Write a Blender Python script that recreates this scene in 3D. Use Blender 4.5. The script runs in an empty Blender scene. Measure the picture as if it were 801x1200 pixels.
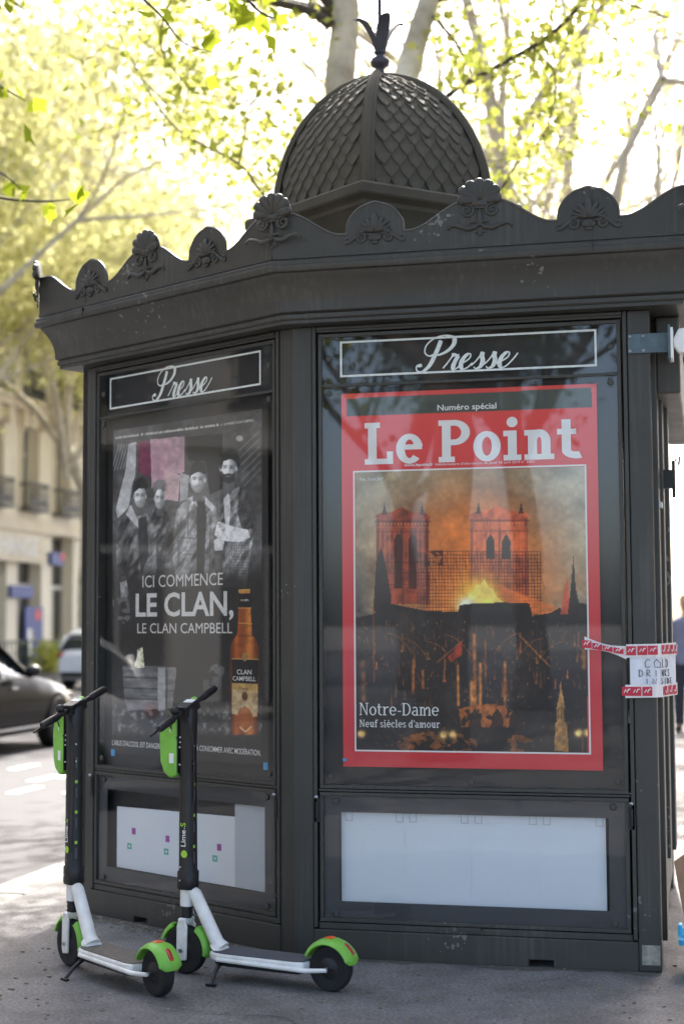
import bpy, bmesh, math, random
import numpy as np
from mathutils import Matrix, Vector
random.seed(7); RNG = np.random.default_rng(11)
R = math.radians
SC = bpy.context.scene
COL = SC.collection

# ------------------------------------------------------------------ camera, world, sun, exposure
FPX, PIT, YAW, ROL = 1803.0, R(4.17), R(-13.42), R(-0.308)
CAM = np.array([1.743, -6.399, 1.4]); TURN = R(30.83)
_F = np.array([math.sin(YAW)*math.cos(PIT), math.cos(YAW)*math.cos(PIT), math.sin(PIT)])
_R = np.array([math.cos(YAW), -math.sin(YAW), 0.0]); _U = np.cross(_R, _F)
_R2 = _R*math.cos(ROL)+_U*math.sin(ROL); _U2 = -_R*math.sin(ROL)+_U*math.cos(ROL)
def ray(x, y): return _F + _R2*(x-400.5)/FPX + _U2*(600-y)/FPX
def at_plane(x, y, n, c):
    d = ray(x, y); n = np.array(n, float); t = (c-n@CAM)/(n@d); return CAM+t*d
def to_px(P):
    d = np.asarray(P, float)-CAM; w = d@_F
    return 400.5+FPX*(d@_R2)/w, 600-FPX*(d@_U2)/w

cd = bpy.data.cameras.new('camera'); co = bpy.data.objects.new('camera', cd); COL.objects.link(co)
cd.sensor_fit = 'VERTICAL'; cd.sensor_height = 36.0; cd.sensor_width = 24.0
cd.lens = FPX/1200*36.0; cd.clip_start = 0.05; cd.clip_end = 3000
co.matrix_world = Matrix(((_R2[0], _U2[0], -_F[0], CAM[0]), (_R2[1], _U2[1], -_F[1], CAM[1]),
                          (_R2[2], _U2[2], -_F[2], CAM[2]), (0, 0, 0, 1)))
cd.dof.use_dof = True; cd.dof.focus_distance = 6.45; cd.dof.aperture_fstop = 1.8
SC.camera = co

SUN_AZ, SUN_EL = R(94), R(47)          # azimuth measured from +x towards +y
w = bpy.data.worlds.new('World'); SC.world = w; w.use_nodes = True
nt = w.node_tree; nt.nodes.clear()
sky = nt.nodes.new('ShaderNodeTexSky'); sky.sky_type = 'NISHITA'; sky.sun_disc = False
sky.sun_elevation = SUN_EL; sky.sun_rotation = R(90)-SUN_AZ
sky.air_density = 0.8; sky.dust_density = 4.0; sky.ozone_density = 0.35
bg = nt.nodes.new('ShaderNodeBackground'); bg.inputs['Strength'].default_value = 0.15
wo = nt.nodes.new('ShaderNodeOutputWorld')
nt.links.new(sky.outputs[0], bg.inputs[0]); nt.links.new(bg.outputs[0], wo.inputs[0])
sd = bpy.data.lights.new('sun', 'SUN'); sd.energy = 2.7; sd.angle = R(0.5); sd.color = (1, 0.95, 0.87)
so = bpy.data.objects.new('sun', sd); COL.objects.link(so)
sv = Vector((math.cos(SUN_EL)*math.cos(SUN_AZ), math.cos(SUN_EL)*math.sin(SUN_AZ), math.sin(SUN_EL)))
so.rotation_euler = sv.to_track_quat('Z', 'Y').to_euler(); so.location = (6, 12, 30)
vs = SC.view_settings
vs.view_transform = 'Standard'; vs.look = 'None'; vs.gamma = 1.0; vs.exposure = 2.36; vs.use_curve_mapping = False
SC.render.engine = 'CYCLES'
SC.cycles.max_bounces = 8; SC.cycles.transparent_max_bounces = 12

# ------------------------------------------------------------------ helpers
def lin(c):
    c = np.asarray(c, float)/255.0
    return np.where(c <= 0.04045, c/12.92, ((c+0.055)/1.055)**2.4)
def rgb(*c): return tuple(float(v) for v in lin(c))

class MB:
    def __init__(s): s.v = []; s.f = []
    def add(s, vs_, fs_, M=None):
        n = len(s.v)
        if M is not None: vs_ = [tuple(M @ Vector(p)) for p in vs_]
        s.v += [tuple(p) for p in vs_]; s.f += [tuple(i+n for i in f) for f in fs_]; return s
    def box(s, x0, x1, y0, y1, z0, z1, M=None):
        return s.add([(x0,y0,z0),(x1,y0,z0),(x1,y1,z0),(x0,y1,z0),(x0,y0,z1),(x1,y0,z1),(x1,y1,z1),(x0,y1,z1)],
            [(0,3,2,1),(4,5,6,7),(0,1,5,4),(1,2,6,5),(2,3,7,6),(3,0,4,7)], M)
    def prism_z(s, poly, z0, z1, M=None):
        n = len(poly)
        v = [(x,y,z0) for x,y in poly]+[(x,y,z1) for x,y in poly]
        f = [tuple(range(n-1,-1,-1)), tuple(range(n,2*n))]+[(i,(i+1)%n,n+(i+1)%n,n+i) for i in range(n)]
        return s.add(v, f, M)
    def prism_y(s, poly, y0, y1, M=None):      # poly in x,z ; counter-clockwise seen from -y
        n = len(poly)
        v = [(x,y0,z) for x,z in poly]+[(x,y1,z) for x,z in poly]
        f = [tuple(range(n)), tuple(range(2*n-1,n-1,-1))]+[((i+1)%n,i,n+i,n+(i+1)%n) for i in range(n)]
        return s.add(v, f, M)
    def tube(s, pts, rad, seg=8, cap=True, flat=None, M=None):
        pts = [Vector(p) for p in pts]; n = len(pts)
        if not hasattr(rad, '__len__'): rad = [rad]*n
        v = []; f = []
        up = Vector((0,0,1)); prev = None
        for i, p in enumerate(pts):
            t = (pts[min(i+1,n-1)]-pts[max(i-1,0)])
            if t.length < 1e-9: t = Vector((0,0,1))
            t.normalize()
            if prev is None:
                a = t.cross(up)
                if a.length < 1e-3: a = t.cross(Vector((1,0,0)))
            else: a = prev - t*prev.dot(t)
            if a.length < 1e-6: a = t.orthogonal()
            a.normalize(); b = t.cross(a); prev = a
            for k in range(seg):
                q = 2*math.pi*k/seg
                d = a*math.cos(q)+b*math.sin(q)
                v.append(p+d*rad[i])
        for i in range(n-1):
            for k in range(seg):
                f.append((i*seg+k, i*seg+(k+1)%seg, (i+1)*seg+(k+1)%seg, (i+1)*seg+k))
        if cap: f += [tuple(range(seg-1,-1,-1)), tuple((n-1)*seg+k for k in range(seg))]
        if flat is not None: v = [Vector((p.x, p.y*flat, p.z)) for p in v]
        return s.add([tuple(p) for p in v], f, M)
    def lathe(s, prof, seg=24, M=None):        # prof (r,z)
        v = []; f = []
        for r, z in prof:
            for k in range(seg):
                q = 2*math.pi*k/seg; v.append((r*math.cos(q), r*math.sin(q), z))
        for i in range(len(prof)-1):
            for k in range(seg): f.append((i*seg+k, i*seg+(k+1)%seg, (i+1)*seg+(k+1)%seg, (i+1)*seg+k))
        f += [tuple(range(seg-1,-1,-1)), tuple((len(prof)-1)*seg+k for k in range(seg))]
        return s.add(v, f, M)
    def ellipsoid(s, c, r, seg=10, rings=6, M=None):
        v = [(c[0],c[1],c[2]-r[2])]; f = []
        for i in range(1, rings):
            p = -math.pi/2+math.pi*i/rings
            for k in range(seg):
                q = 2*math.pi*k/seg
                v.append((c[0]+r[0]*math.cos(p)*math.cos(q), c[1]+r[1]*math.cos(p)*math.sin(q), c[2]+r[2]*math.sin(p)))
        v.append((c[0],c[1],c[2]+r[2])); e = len(v)-1
        for k in range(seg): f.append((0, 1+(k+1)%seg, 1+k)); f.append((e, e-seg+k, e-seg+(k+1)%seg))
        for i in range(rings-2):
            for k in range(seg):
                a = 1+i*seg; f.append((a+k, a+(k+1)%seg, a+seg+(k+1)%seg, a+seg+k))
        return s.add(v, f, M)
    def mesh(s, name, recalc=True):
        me = bpy.data.meshes.new(name); me.from_pydata(s.v, [], s.f)
        if recalc:
            bm = bmesh.new(); bm.from_mesh(me); bmesh.ops.recalc_face_normals(bm, faces=bm.faces); bm.to_mesh(me); bm.free()
        me.update(); return me

def link(name, me, mat=None, parent=None, loc=(0,0,0), rz=0.0, smooth=None, bevel=0, seg=2):
    o = bpy.data.objects.new(name, me); COL.objects.link(o)
    if mat is not None and me is not None and not len(me.materials): me.materials.append(mat)
    if parent is not None: o.parent = parent
    o.location = loc; o.rotation_euler = (0,0,rz)
    if smooth is not None and me is not None and len(me.polygons):
        if smooth == 'all': me.polygons.foreach_set('use_smooth', [True]*len(me.polygons))
        else:
            me.polygons.foreach_set('use_smooth', [True]*len(me.polygons))
            me.set_sharp_from_angle(angle=R(smooth))
    if bevel:
        m = o.modifiers.new('bevel', 'BEVEL'); m.width = bevel; m.segments = seg; m.limit_method = 'ANGLE'; m.angle_limit = R(35)
    return o
def build(name, mb, mat, parent=None, **k): return link(name, mb.mesh(name), mat, parent, **k)
def empty(name, loc=(0,0,0), rz=0.0):
    o = bpy.data.objects.new(name, None); COL.objects.link(o); o.location = loc; o.rotation_euler = (0,0,rz); o.empty_display_size = .2; return o
def tag(o, label=None, cat=None, group=None, kind=None):
    if label: o['label'] = label
    if cat: o['category'] = cat
    if group: o['group'] = group
    if kind: o['kind'] = kind
    return o
def copy_tree(o, parent=None):
    c = o.copy(); COL.objects.link(c); c.parent = parent
    for ch in list(o.children): copy_tree(ch, c)
    return c

# ------------------------------------------------------------------ materials
def mat(name, col, rough=.5, metal=0.0, var=0.0, scale=8.0, bump=0.0, bscale=40.0, spec=.5, col2=None, detail=6.0, stretch=None, coat=0.0):
    m = bpy.data.materials.new(name); m.use_nodes = True; n = m.node_tree.nodes; l = m.node_tree.links
    b = n['Principled BSDF']; b.inputs['Base Color'].default_value = (*col, 1); b.inputs['Roughness'].default_value = rough
    b.inputs['Metallic'].default_value = metal; b.inputs['Specular IOR Level'].default_value = spec
    b.inputs['Coat Weight'].default_value = coat
    tc = n.new('ShaderNodeTexCoord'); src = tc.outputs['Object']
    if stretch:
        mp = n.new('ShaderNodeMapping'); mp.inputs['Scale'].default_value = stretch; l.new(src, mp.inputs[0]); src = mp.outputs[0]
    if var > 0 or col2:
        tx = n.new('ShaderNodeTexNoise'); tx.inputs['Scale'].default_value = scale; tx.inputs['Detail'].default_value = detail
        tx.inputs['Roughness'].default_value = .65
        l.new(src, tx.inputs['Vector'])
        cr = n.new('ShaderNodeValToRGB'); cr.color_ramp.elements[0].position = .3; cr.color_ramp.elements[1].position = .7
        c2 = col2 if col2 else tuple(min(1, c*(1+var)) for c in col)
        c1 = col if col2 else tuple(c*(1-var) for c in col)
        cr.color_ramp.elements[0].color = (*c1, 1); cr.color_ramp.elements[1].color = (*c2, 1)
        l.new(tx.outputs['Fac'], cr.inputs[0]); l.new(cr.outputs[0], b.inputs['Base Color'])
    if bump > 0:
        t2 = n.new('ShaderNodeTexNoise'); t2.inputs['Scale'].default_value = bscale; t2.inputs['Detail'].default_value = 5
        l.new(src, t2.inputs['Vector'])
        bp = n.new('ShaderNodeBump'); bp.inputs['Strength'].default_value = bump; bp.inputs['Distance'].default_value = .01
        l.new(t2.outputs['Fac'], bp.inputs['Height']); l.new(bp.outputs[0], b.inputs['Normal'])
    return m

def paint_mat():          # dark olive-grey kiosk paint with chips, dust and streaks of wear
    m = mat('kiosk_paint', rgb(59,58,54), rough=.42, var=.13, scale=3.0, bump=.06, bscale=60)
    n = m.node_tree.nodes; l = m.node_tree.links; b = n['Principled BSDF']
    base = b.inputs['Base Color'].links[0].from_socket
    tc = n.new('ShaderNodeTexCoord')
    t = n.new('ShaderNodeTexNoise'); t.inputs['Scale'].default_value = 38; t.inputs['Detail'].default_value = 4; l.new(tc.outputs['Object'], t.inputs['Vector'])
    t2 = n.new('ShaderNodeTexNoise'); t2.inputs['Scale'].default_value = 2.3; t2.inputs['Detail'].default_value = 3; l.new(tc.outputs['Object'], t2.inputs['Vector'])
    a = n.new('ShaderNodeMath'); a.operation = 'MULTIPLY'; l.new(t.outputs['Fac'], a.inputs[0]); l.new(t2.outputs['Fac'], a.inputs[1])
    cr = n.new('ShaderNodeValToRGB'); cr.color_ramp.elements[0].position = .415; cr.color_ramp.elements[1].position = .43
    cr.color_ramp.elements[0].color = (0,0,0,1); cr.color_ramp.elements[1].color = (.7,.7,.7,1); l.new(a.outputs[0], cr.inputs[0])
    mx = n.new('ShaderNodeMixRGB'); l.new(cr.outputs[0], mx.inputs[0]); l.new(base, mx.inputs[1]); mx.inputs[2].default_value = (.22,.22,.2,1)
    mp_ = n.new('ShaderNodeMapping'); mp_.inputs['Scale'].default_value = (55, 55, 1.6); l.new(tc.outputs['Object'], mp_.inputs[0])
    ts = n.new('ShaderNodeTexNoise'); ts.inputs['Scale'].default_value = 1.0; ts.inputs['Detail'].default_value = 2; l.new(mp_.outputs[0], ts.inputs['Vector'])
    td = n.new('ShaderNodeTexNoise'); td.inputs['Scale'].default_value = 1.7; td.inputs['Detail'].default_value = 4; l.new(tc.outputs['Object'], td.inputs['Vector'])
    ms = n.new('ShaderNodeMath'); ms.operation = 'MULTIPLY'; l.new(ts.outputs['Fac'], ms.inputs[0]); l.new(td.outputs['Fac'], ms.inputs[1])
    cs_ = n.new('ShaderNodeValToRGB'); cs_.color_ramp.elements[0].position = .27; cs_.color_ramp.elements[1].position = .46
    cs_.color_ramp.elements[0].color = (0,0,0,1); cs_.color_ramp.elements[1].color = (.55,.55,.55,1); l.new(ms.outputs[0], cs_.inputs[0])
    mx2 = n.new('ShaderNodeMixRGB'); l.new(cs_.outputs[0], mx2.inputs[0]); l.new(mx.outputs[0], mx2.inputs[1]); mx2.inputs[2].default_value = (.095,.092,.082,1)
    l.new(mx2.outputs[0], b.inputs['Base Color'])
    t3 = n.new('ShaderNodeTexNoise'); t3.inputs['Scale'].default_value = 7; t3.inputs['Detail'].default_value = 6; l.new(tc.outputs['Object'], t3.inputs['Vector'])
    mr = n.new('ShaderNodeMapRange'); mr.inputs[3].default_value = .3; mr.inputs[4].default_value = .6; l.new(t3.outputs['Fac'], mr.inputs[0]); l.new(mr.outputs[0], b.inputs['Roughness'])
    return m
M = {}
M['paint'] = paint_mat()
M['dark'] = mat('dark_backing', rgb(40,39,38), .6, var=.15, scale=5)
M['black'] = mat('black_plastic', rgb(24,24,27), .45, var=.2, scale=20, bump=.05)
M['rubber'] = mat('tyre_rubber', rgb(30,30,31), .8, var=.25, scale=30, bump=.2, bscale=90)
M['steel'] = mat('brushed_steel', rgb(170,172,172), .35, metal=1.0, var=.1, scale=20)
M['plate'] = mat('galvanised_plate', rgb(88,104,112), .45, metal=.3, var=.2, scale=25)
M['white_paint'] = mat('white_scooter_paint', rgb(238,238,236), .38, col2=rgb(214,212,206), scale=16, detail=8)
M['green'] = mat('lime_green_plastic', rgb(132,198,78), .45, col2=rgb(108,172,58), scale=14, detail=8, bump=.06)
M['lime'] = mat('lime_print', rgb(170,215,70), .5)
M['deck'] = mat('deck_grip', rgb(78,80,86), .8, var=.2, scale=60, bump=.3, bscale=160)
M['red_lens'] = mat('red_lens', rgb(170,30,24), .2, coat=.5)
M['orange_lens'] = mat('orange_reflector', rgb(222,92,28), .3)
M['white_print'] = mat('white_print', rgb(232,232,230), .55)
M['sign_white'] = mat('sign_lettering', rgb(214,220,216), .5, var=.15, scale=60)
M['poster_white'] = mat('poster_ink_white', rgb(226,226,222), .5)
M['grunge_white'] = mat('worn_white_ink', rgb(228,228,224), .5, col2=rgb(196,196,192), scale=90, detail=3)
M['paper'] = mat('white_paper', rgb(214,219,224), .7, var=.035, scale=2.5, bump=.05, bscale=3)
M['paper2'] = mat('notice_paper', rgb(226,228,236), .7, var=.05, scale=14, bump=.35, bscale=16)
M['tape'] = mat('barrier_tape', rgb(232,228,226), .4)
M['tape_red'] = mat('tape_red', rgb(196,38,66), .4)
M['ink'] = mat('pen_ink', rgb(40,40,52), .6)
M['magenta'] = mat('magenta_dot', rgb(150,60,150), .6)
M['teal'] = mat('teal_dot', rgb(70,170,150), .6)
M['blue_clip'] = mat('blue_clip', rgb(60,150,200), .5)
M['blue_basket'] = mat('blue_plastic', rgb(50,168,214), .4, var=.06)
M['card'] = mat('brown_cardboard', rgb(150,118,92), .8, var=.15, scale=12)
M['stickerold'] = mat('worn_sticker', rgb(176,172,158), .8, col2=rgb(112,110,104), scale=26)
M['slate'] = mat('dome_metal', rgb(82,79,70), .85, spec=.25, var=.16, scale=3.5, bump=.05, bscale=70)
M['finial'] = mat('finial_metal', rgb(58,60,72), .42, var=.12, scale=14)

def glass_mat(name, k=1.0, rough=.0, tint=(1,1,1)):
    m = bpy.data.materials.new(name); m.use_nodes = True; n = m.node_tree.nodes; l = m.node_tree.links; n.clear()
    o = n.new('ShaderNodeOutputMaterial'); mx = n.new('ShaderNodeMixShader'); tr = n.new('ShaderNodeBsdfTransparent'); gl = n.new('ShaderNodeBsdfGlossy')
    tr.inputs[0].default_value = (*tint, 1)
    gl.inputs['Roughness'].default_value = rough
    fr = n.new('ShaderNodeFresnel'); fr.inputs['IOR'].default_value = 1.5
    ge = n.new('ShaderNodeNewGeometry')
    a = n.new('ShaderNodeMath'); a.operation = 'SUBTRACT'; a.inputs[0].default_value = k; l.new(ge.outputs['Backfacing'], a.inputs[1]); a.use_clamp = False
    b = n.new('ShaderNodeMath'); b.operation = 'MULTIPLY'; b.use_clamp = True; l.new(fr.outputs[0], b.inputs[0]); l.new(a.outputs[0], b.inputs[1])
    if k > 1:
        inv = n.new('ShaderNodeMath'); inv.operation = 'SUBTRACT'; inv.inputs[0].default_value = 1; l.new(ge.outputs['Backfacing'], inv.inputs[1])
        c = n.new('ShaderNodeMath'); c.operation = 'MULTIPLY'; c.use_clamp = True
        a.inputs[0].default_value = 1; kk = n.new('ShaderNodeMath'); kk.operation = 'MULTIPLY'; kk.inputs[1].default_value = k
        l.new(b.outputs[0], kk.inputs[0]); b = kk
    l.new(b.outputs[0], mx.inputs[0]); l.new(tr.outputs[0], mx.inputs[1]); l.new(gl.outputs[0], mx.inputs[2]); l.new(mx.outputs[0], o.inputs[0])
    return m
M['glass'] = glass_mat('display_glass', 1.4)

def pavement_mat():
    m = mat('pavement_asphalt', rgb(117,115,114), .85, var=.14, scale=1.3, bump=.5, bscale=220)
    n = m.node_tree.nodes; l = m.node_tree.links; b = n['Principled BSDF']
    base = b.inputs['Base Color'].links[0].from_socket
    tc = n.new('ShaderNodeTexCoord')
    v = n.new('ShaderNodeTexNoise'); v.inputs['Scale'].default_value = 75; v.inputs['Detail'].default_value = 3; l.new(tc.outputs['Object'], v.inputs['Vector'])
    cr = n.new('ShaderNodeValToRGB'); cr.color_ramp.elements[0].position = .35; cr.color_ramp.elements[1].position = .68
    cr.color_ramp.elements[0].color = (.55,.55,.55,1); cr.color_ramp.elements[1].color = (1.38,1.38,1.38,1); l.new(v.outputs['Fac'], cr.inputs[0])
    mx = n.new('ShaderNodeMixRGB'); mx.blend_type = 'MULTIPLY'; mx.inputs[0].default_value = .8; l.new(base, mx.inputs[1]); l.new(cr.outputs[0], mx.inputs[2])
    # dark stains and pale dust patches
    t = n.new('ShaderNodeTexNoise'); t.inputs['Scale'].default_value = 3.2; t.inputs['Detail'].default_value = 8; t.inputs['Roughness'].default_value = .7; l.new(tc.outputs['Object'], t.inputs['Vector'])
    c2 = n.new('ShaderNodeValToRGB'); c2.color_ramp.elements[0].position = .36; c2.color_ramp.elements[1].position = .6
    c2.color_ramp.elements[0].color = (.62,.61,.6,1); c2.color_ramp.elements[1].color = (1.04,1.04,1.05,1); l.new(t.outputs['Fac'], c2.inputs[0])
    m2 = n.new('ShaderNodeMixRGB'); m2.blend_type = 'MULTIPLY'; m2.inputs[0].default_value = 1; l.new(mx.outputs[0], m2.inputs[1]); l.new(c2.outputs[0], m2.inputs[2])
    # white bird specks
    sp = n.new('ShaderNodeTexVoronoi'); sp.inputs['Scale'].default_value = 9; l.new(tc.outputs['Object'], sp.inputs['Vector'])
    c3 = n.new('ShaderNodeValToRGB'); c3.color_ramp.elements[0].position = .035; c3.color_ramp.elements[1].position = .06
    c3.color_ramp.elements[0].color = (.5,.5,.5,1); c3.color_ramp.elements[1].color = (0,0,0,1); l.new(sp.outputs['Distance'], c3.inputs[0])
    m3 = n.new('ShaderNodeMixRGB'); l.new(c3.outputs[0], m3.inputs[0]); l.new(m2.outputs[0], m3.inputs[1]); m3.inputs[2].default_value = (.5,.5,.48,1)
    l.new(m3.outputs[0], b.inputs['Base Color'])
    return m
M['pave'] = pavement_mat()
M['road'] = mat('road_asphalt', rgb(72,72,75), .85, var=.14, scale=.5, bump=.3, bscale=150)
M['kerb'] = mat('granite_kerb', rgb(118,117,114), .8, var=.18, scale=5, bump=.2, bscale=80)
M['roadpaint'] = mat('road_paint', rgb(225,225,222), .7, var=.12, scale=6)
M['ground'] = mat('far_ground', rgb(110,108,104), .9, var=.1, scale=.05)

# ------------------------------------------------------------------ ground, road, kerb
KX0, KX1 = -2.05, -1.77
mb = MB().box(KX1+.003, 60, -80, 260, -.30, 0.0)
pave = tag(build('pavement', mb, M['pave']), kind='structure')
mb = MB().box(-17.5, KX0-.003, -80, 260, -.34, -.12)
road = tag(build('road', mb, M['road']), kind='structure')
mb = MB().box(-60, -17.7, -80, 260, -.34, .01)
tag(build('far_pavement', mb, M['ground']), kind='structure')
mb = MB().box(-900, 900, -900, 900, -.6, -.40)
tag(build('ground', mb, M['ground']), kind='structure')
kerb = tag(empty('kerb', (0, 0, 0)), kind='structure')
ks = MB().box(KX0, KX1, 0, .995, -.3, .004).mesh('kerb_stone')
for i in range(-6, 22): link('kerb_stone', ks, M['kerb'], kerb, loc=(0, i*1.0+.17, random.uniform(-.003,.003)), bevel=.018)
ksf = MB().box(-17.7, -17.503, 0, 4.99, -.3, .015).mesh('far_kerb_stone')
fk = tag(empty('far_kerb', (0,0,0)), kind='structure')
for i in range(-2, 14): link('kerb_stone', ksf, M['kerb'], fk, loc=(0, i*5.0, 0))
dash = MB().box(0, .12, 0, .6, 0, .004).mesh('painted_dash')
for p in [(8,902),(6,930),(72,930),(64,912),(30,916)]:
    q = at_plane(p[0], p[1], (0,0,1), -.12)
    link('painted_dash', dash, M['roadpaint'], road, loc=(q[0], q[1], -.119), rz=0)

# ------------------------------------------------------------------ kiosk
W = 1.52
ca, sa = math.cos(TURN), math.sin(TURN)
VL = np.array([-W*ca, W*sa]); V0 = np.array([0., 0.]); VR = np.array([W, 0.]); BR = np.array([W, 2.2]); BL = VL+1.75*np.array([sa, ca])
PLAN = [VL, V0, VR, BR, BL]
kiosk = tag(empty('newspaper_kiosk', (0,0,0)), 'dark green-grey press kiosk with scalloped crest and fish-scale dome', 'kiosk')
def offset_poly(poly, o):
    n = len(poly); out = []
    for i in range(n):
        a, b, c = poly[i-1], poly[i], poly[(i+1)%n]
        d1 = (b-a)/np.linalg.norm(b-a); d2 = (c-b)/np.linalg.norm(c-b)
        n1 = np.array([d1[1], -d1[0]]); n2 = np.array([d2[1], -d2[0]])
        k = n1+n2; k = k/(k@n1)
        out.append(b+k*o)
    return out
def sweep(poly, prof, closed_prof=False):
    m = MB(); n = len(poly); rows = []
    for o, z in prof: rows.append([(p[0], p[1], z) for p in offset_poly(poly, o)])
    v = [p for r in rows for p in r]; f = []
    cnt = len(prof) if closed_prof else len(prof)-1
    for i in range(cnt):
        j = (i+1) % len(prof)
        for k in range(n): f.append((i*n+k, i*n+(k+1)%n, j*n+(k+1)%n, j*n+k))
    m.add(v, f); return m
FACE = {'R': ((0,0,0), 0.0), 'L': ((VL[0],VL[1],0), -TURN)}
# inner walls: dark carcass standing behind the display cases, open on the counter side (right)
inn = offset_poly(PLAN, -.13)
m_ = MB()
def wall_seg(m, a, b, t, z0, z1):
    a = np.array(a); b = np.array(b); d = (b-a)/np.linalg.norm(b-a); nn = np.array([-d[1], d[0]])*t
    m.prism_z([tuple(a), tuple(b), tuple(b+nn), tuple(a+nn)], z0, z1)
wall_seg(m_, inn[0], inn[1], .03, .02, 2.72); wall_seg(m_, inn[1], inn[2], .03, .02, 2.72)
wall_seg(m_, inn[3], inn[4], .03, .02, 2.72); wall_seg(m_, inn[4], inn[0], .03, .02, 2.72)
wall_seg(m_, inn[2]+np.array([.09,0]), inn[3]+np.array([.09,0]), .03, .02, .86)
build('carcass', m_, M['dark'], kiosk)
back = MB()
for (a, b) in ((PLAN[3], PLAN[4]), (PLAN[4], PLAN[0])): wall_seg(back, a+0, b+0, .04, .0, 2.70)
build('rear_panel', back, M['paint'], kiosk)
build('counter', MB().box(W-.06, W+.0, .82, 1.95, .10, .9).box(W-.3, W+.02, .82, 1.97, .9, .94), M['paint'], kiosk, bevel=.004)
build('roof_deck', MB().prism_z([tuple(p) for p in offset_poly(PLAN, .06)], 2.885, 2.905), M['paint'], kiosk)

# posts
def post_poly(m, pts, z0, z1): m.prism_z(pts, z0, z1)
def onR(u, d): return (u, d)
def onL(s, d):                      # s from the front corner, d inwards
    return (-ca*s + sa*d, sa*s + ca*d)
cp = MB()
cp.prism_z([onL(.085,0), (0,0), onR(.085,0), onR(.085,.10), onL(.085,.10)], .002, 2.69)
build('corner_post', cp, M['paint'], kiosk, bevel=.006)
for pts in ([onR(.087,-.006), onR(.103,-.006), onR(.103,.10), onR(.087,.10)], [onL(.103,-.006), onL(.087,-.006), onL(.087,.10), onL(.103,.10)],
            [onR(1.412,-.006), onR(1.428,-.006), onR(1.428,.1), onR(1.412,.1)], [onL(1.428,-.006), onL(1.412,-.006), onL(1.412,.1), onL(1.428,.1)]):
    build('post_fillet', MB().prism_z(pts, .125, 2.688), M['paint'], kiosk, bevel=.003)   # raised fillets beside the cases
build('side_post', MB().prism_z([onR(1.430,0), onR(W+.002,0), (W+.002,.13), (1.430,.13)], .002, 2.69), M['paint'], kiosk, bevel=.006)
build('side_post', MB().prism_z([onL(W,0), onL(1.430,0), onL(1.430,.13), onL(W,.13)], .002, 2.69), M['paint'], kiosk, bevel=.006)
# folded shutter leaves behind the right post
for k, (x0, x1, y0, y1, z0, z1) in enumerate([(W-.03, W+.022, .14, .34, .10, 2.62), (W-.02, W+.036, .36, .60, .40, 2.60), (W-.01, W+.052, .62, .80, .40, 2.60)]):
    s = build('shutter_leaf', MB().box(x0, x1, y0, y1, z0, z1), M['paint'], kiosk, bevel=.005)
    if k == 0: build('shutter_hinge', MB().box(x1-.01, x1+.012, y0+.03, y0+.06, 1.9, 1.905).box(x1, x1+.014, y0+.02, y0+.08, 1.88, 1.90), M['steel'], s)
    if k == 1:
        b = MB().box(x1, x1+.035, y0+.02, y0+.06, 1.98, 2.06).box(x1+.035, x1+.05, y0+.03, y0+.05, 1.94, 2.10).tube([(x1+.05,y0+.04,2.10),(x1+.07,y0+.04,2.12),(x1+.065,y0+.04,2.08)], .006, 6)
        build('shutter_latch', b, M['black'], s)
build('shutter_box', MB().box(W+.02, W+.12, .16, 2.1, 2.36, 2.688), M['paint'], kiosk, bevel=.008)
build('end_post', MB().box(W-.1, W+.0, 2.02, 2.19, .002, 2.69), M['paint'], kiosk, bevel=.006)

# face-local parts, built once and used on both faces (x along the face, y inwards, z up)
C0, C1 = .106, 1.409
pl_out = [(0.085,.0),(.99,.0),(.99,.03),(1.09,.03),(1.09,.0),(1.43,.0),(1.43,.118),(.085,.118)]
plinth = MB().prism_y(pl_out, -.004, .10).mesh('plinth')
plinth2 = MB().prism_y([(W-x, z) for x, z in pl_out][::-1], -.004, .10).mesh('plinth')
lintel = MB().box(.105, 1.41, .0, .10, 2.662, 2.69).box(.105, 1.41, -.012, .03, 2.672, 2.684).mesh('lintel')
def frame_mesh(x0, x1, z0, z1, t, y0, y1, name):
    m = MB(); m.box(x0,x1,y0,y1,z0,z0+t); m.box(x0,x1,y0,y1,z1-t,z1); m.box(x0,x0+t,y0,y1,z0+t,z1-t); m.box(x1-t,x1,y0,y1,z0+t,z1-t); return m
up_fr = frame_mesh(C0+.006, C1-.006, .705, 2.655, .016, .002, .05, 'f').box(C0+.022, C1-.022, .006, .05, 2.422, 2.434).mesh('case_frame')
lo_fr = frame_mesh(C0+.006, C1-.006, .150, .690, .016, .000, .05, 'f').mesh('case_frame')
sill = MB().box(C0, C1, .004, .09, .119, .146).box(C0, C1, .004, .09, .692, .703).mesh('sill')
back_u = MB().box(C0+.006, C1-.006, .06, .075, .705, 2.655).mesh('back_panel')
back_l = MB().box(C0+.006, C1-.006, .06, .075, .150, .690).mesh('back_panel')
mask_u = frame_mesh(C0+.022, C1-.022, .721, 2.42, .072, .0165, .0185, 'm').mesh('glass_border')
mask_l = frame_mesh(C0+.022, C1-.022, .166, .674, .068, .0165, .0185, 'm').mesh('glass_border')
glass_u = MB().box(C0+.0225, C1-.0225, .0105, .0155, .7215, 2.421).mesh('glass_pane')
glass_h = MB().box(C0+.0225, C1-.0225, .0105, .0155, 2.435, 2.6385).mesh('glass_pane')
glass_l = MB().box(C0+.0225, C1-.0225, .0105, .0155, .1665, .6735).mesh('glass_pane')
screw = MB().lathe([(.0135,0),(.0135,.004),(.011,.0065),(.004,.007)], 14, Matrix.Rotation(R(90),4,'X')).mesh('screw_head')
hinge = MB().tube([(0,-.008,-.035),(0,-.008,.035)], .007, 8).box(-.012,.012,-.006,.004,-.05,.05).mesh('hinge')
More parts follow.
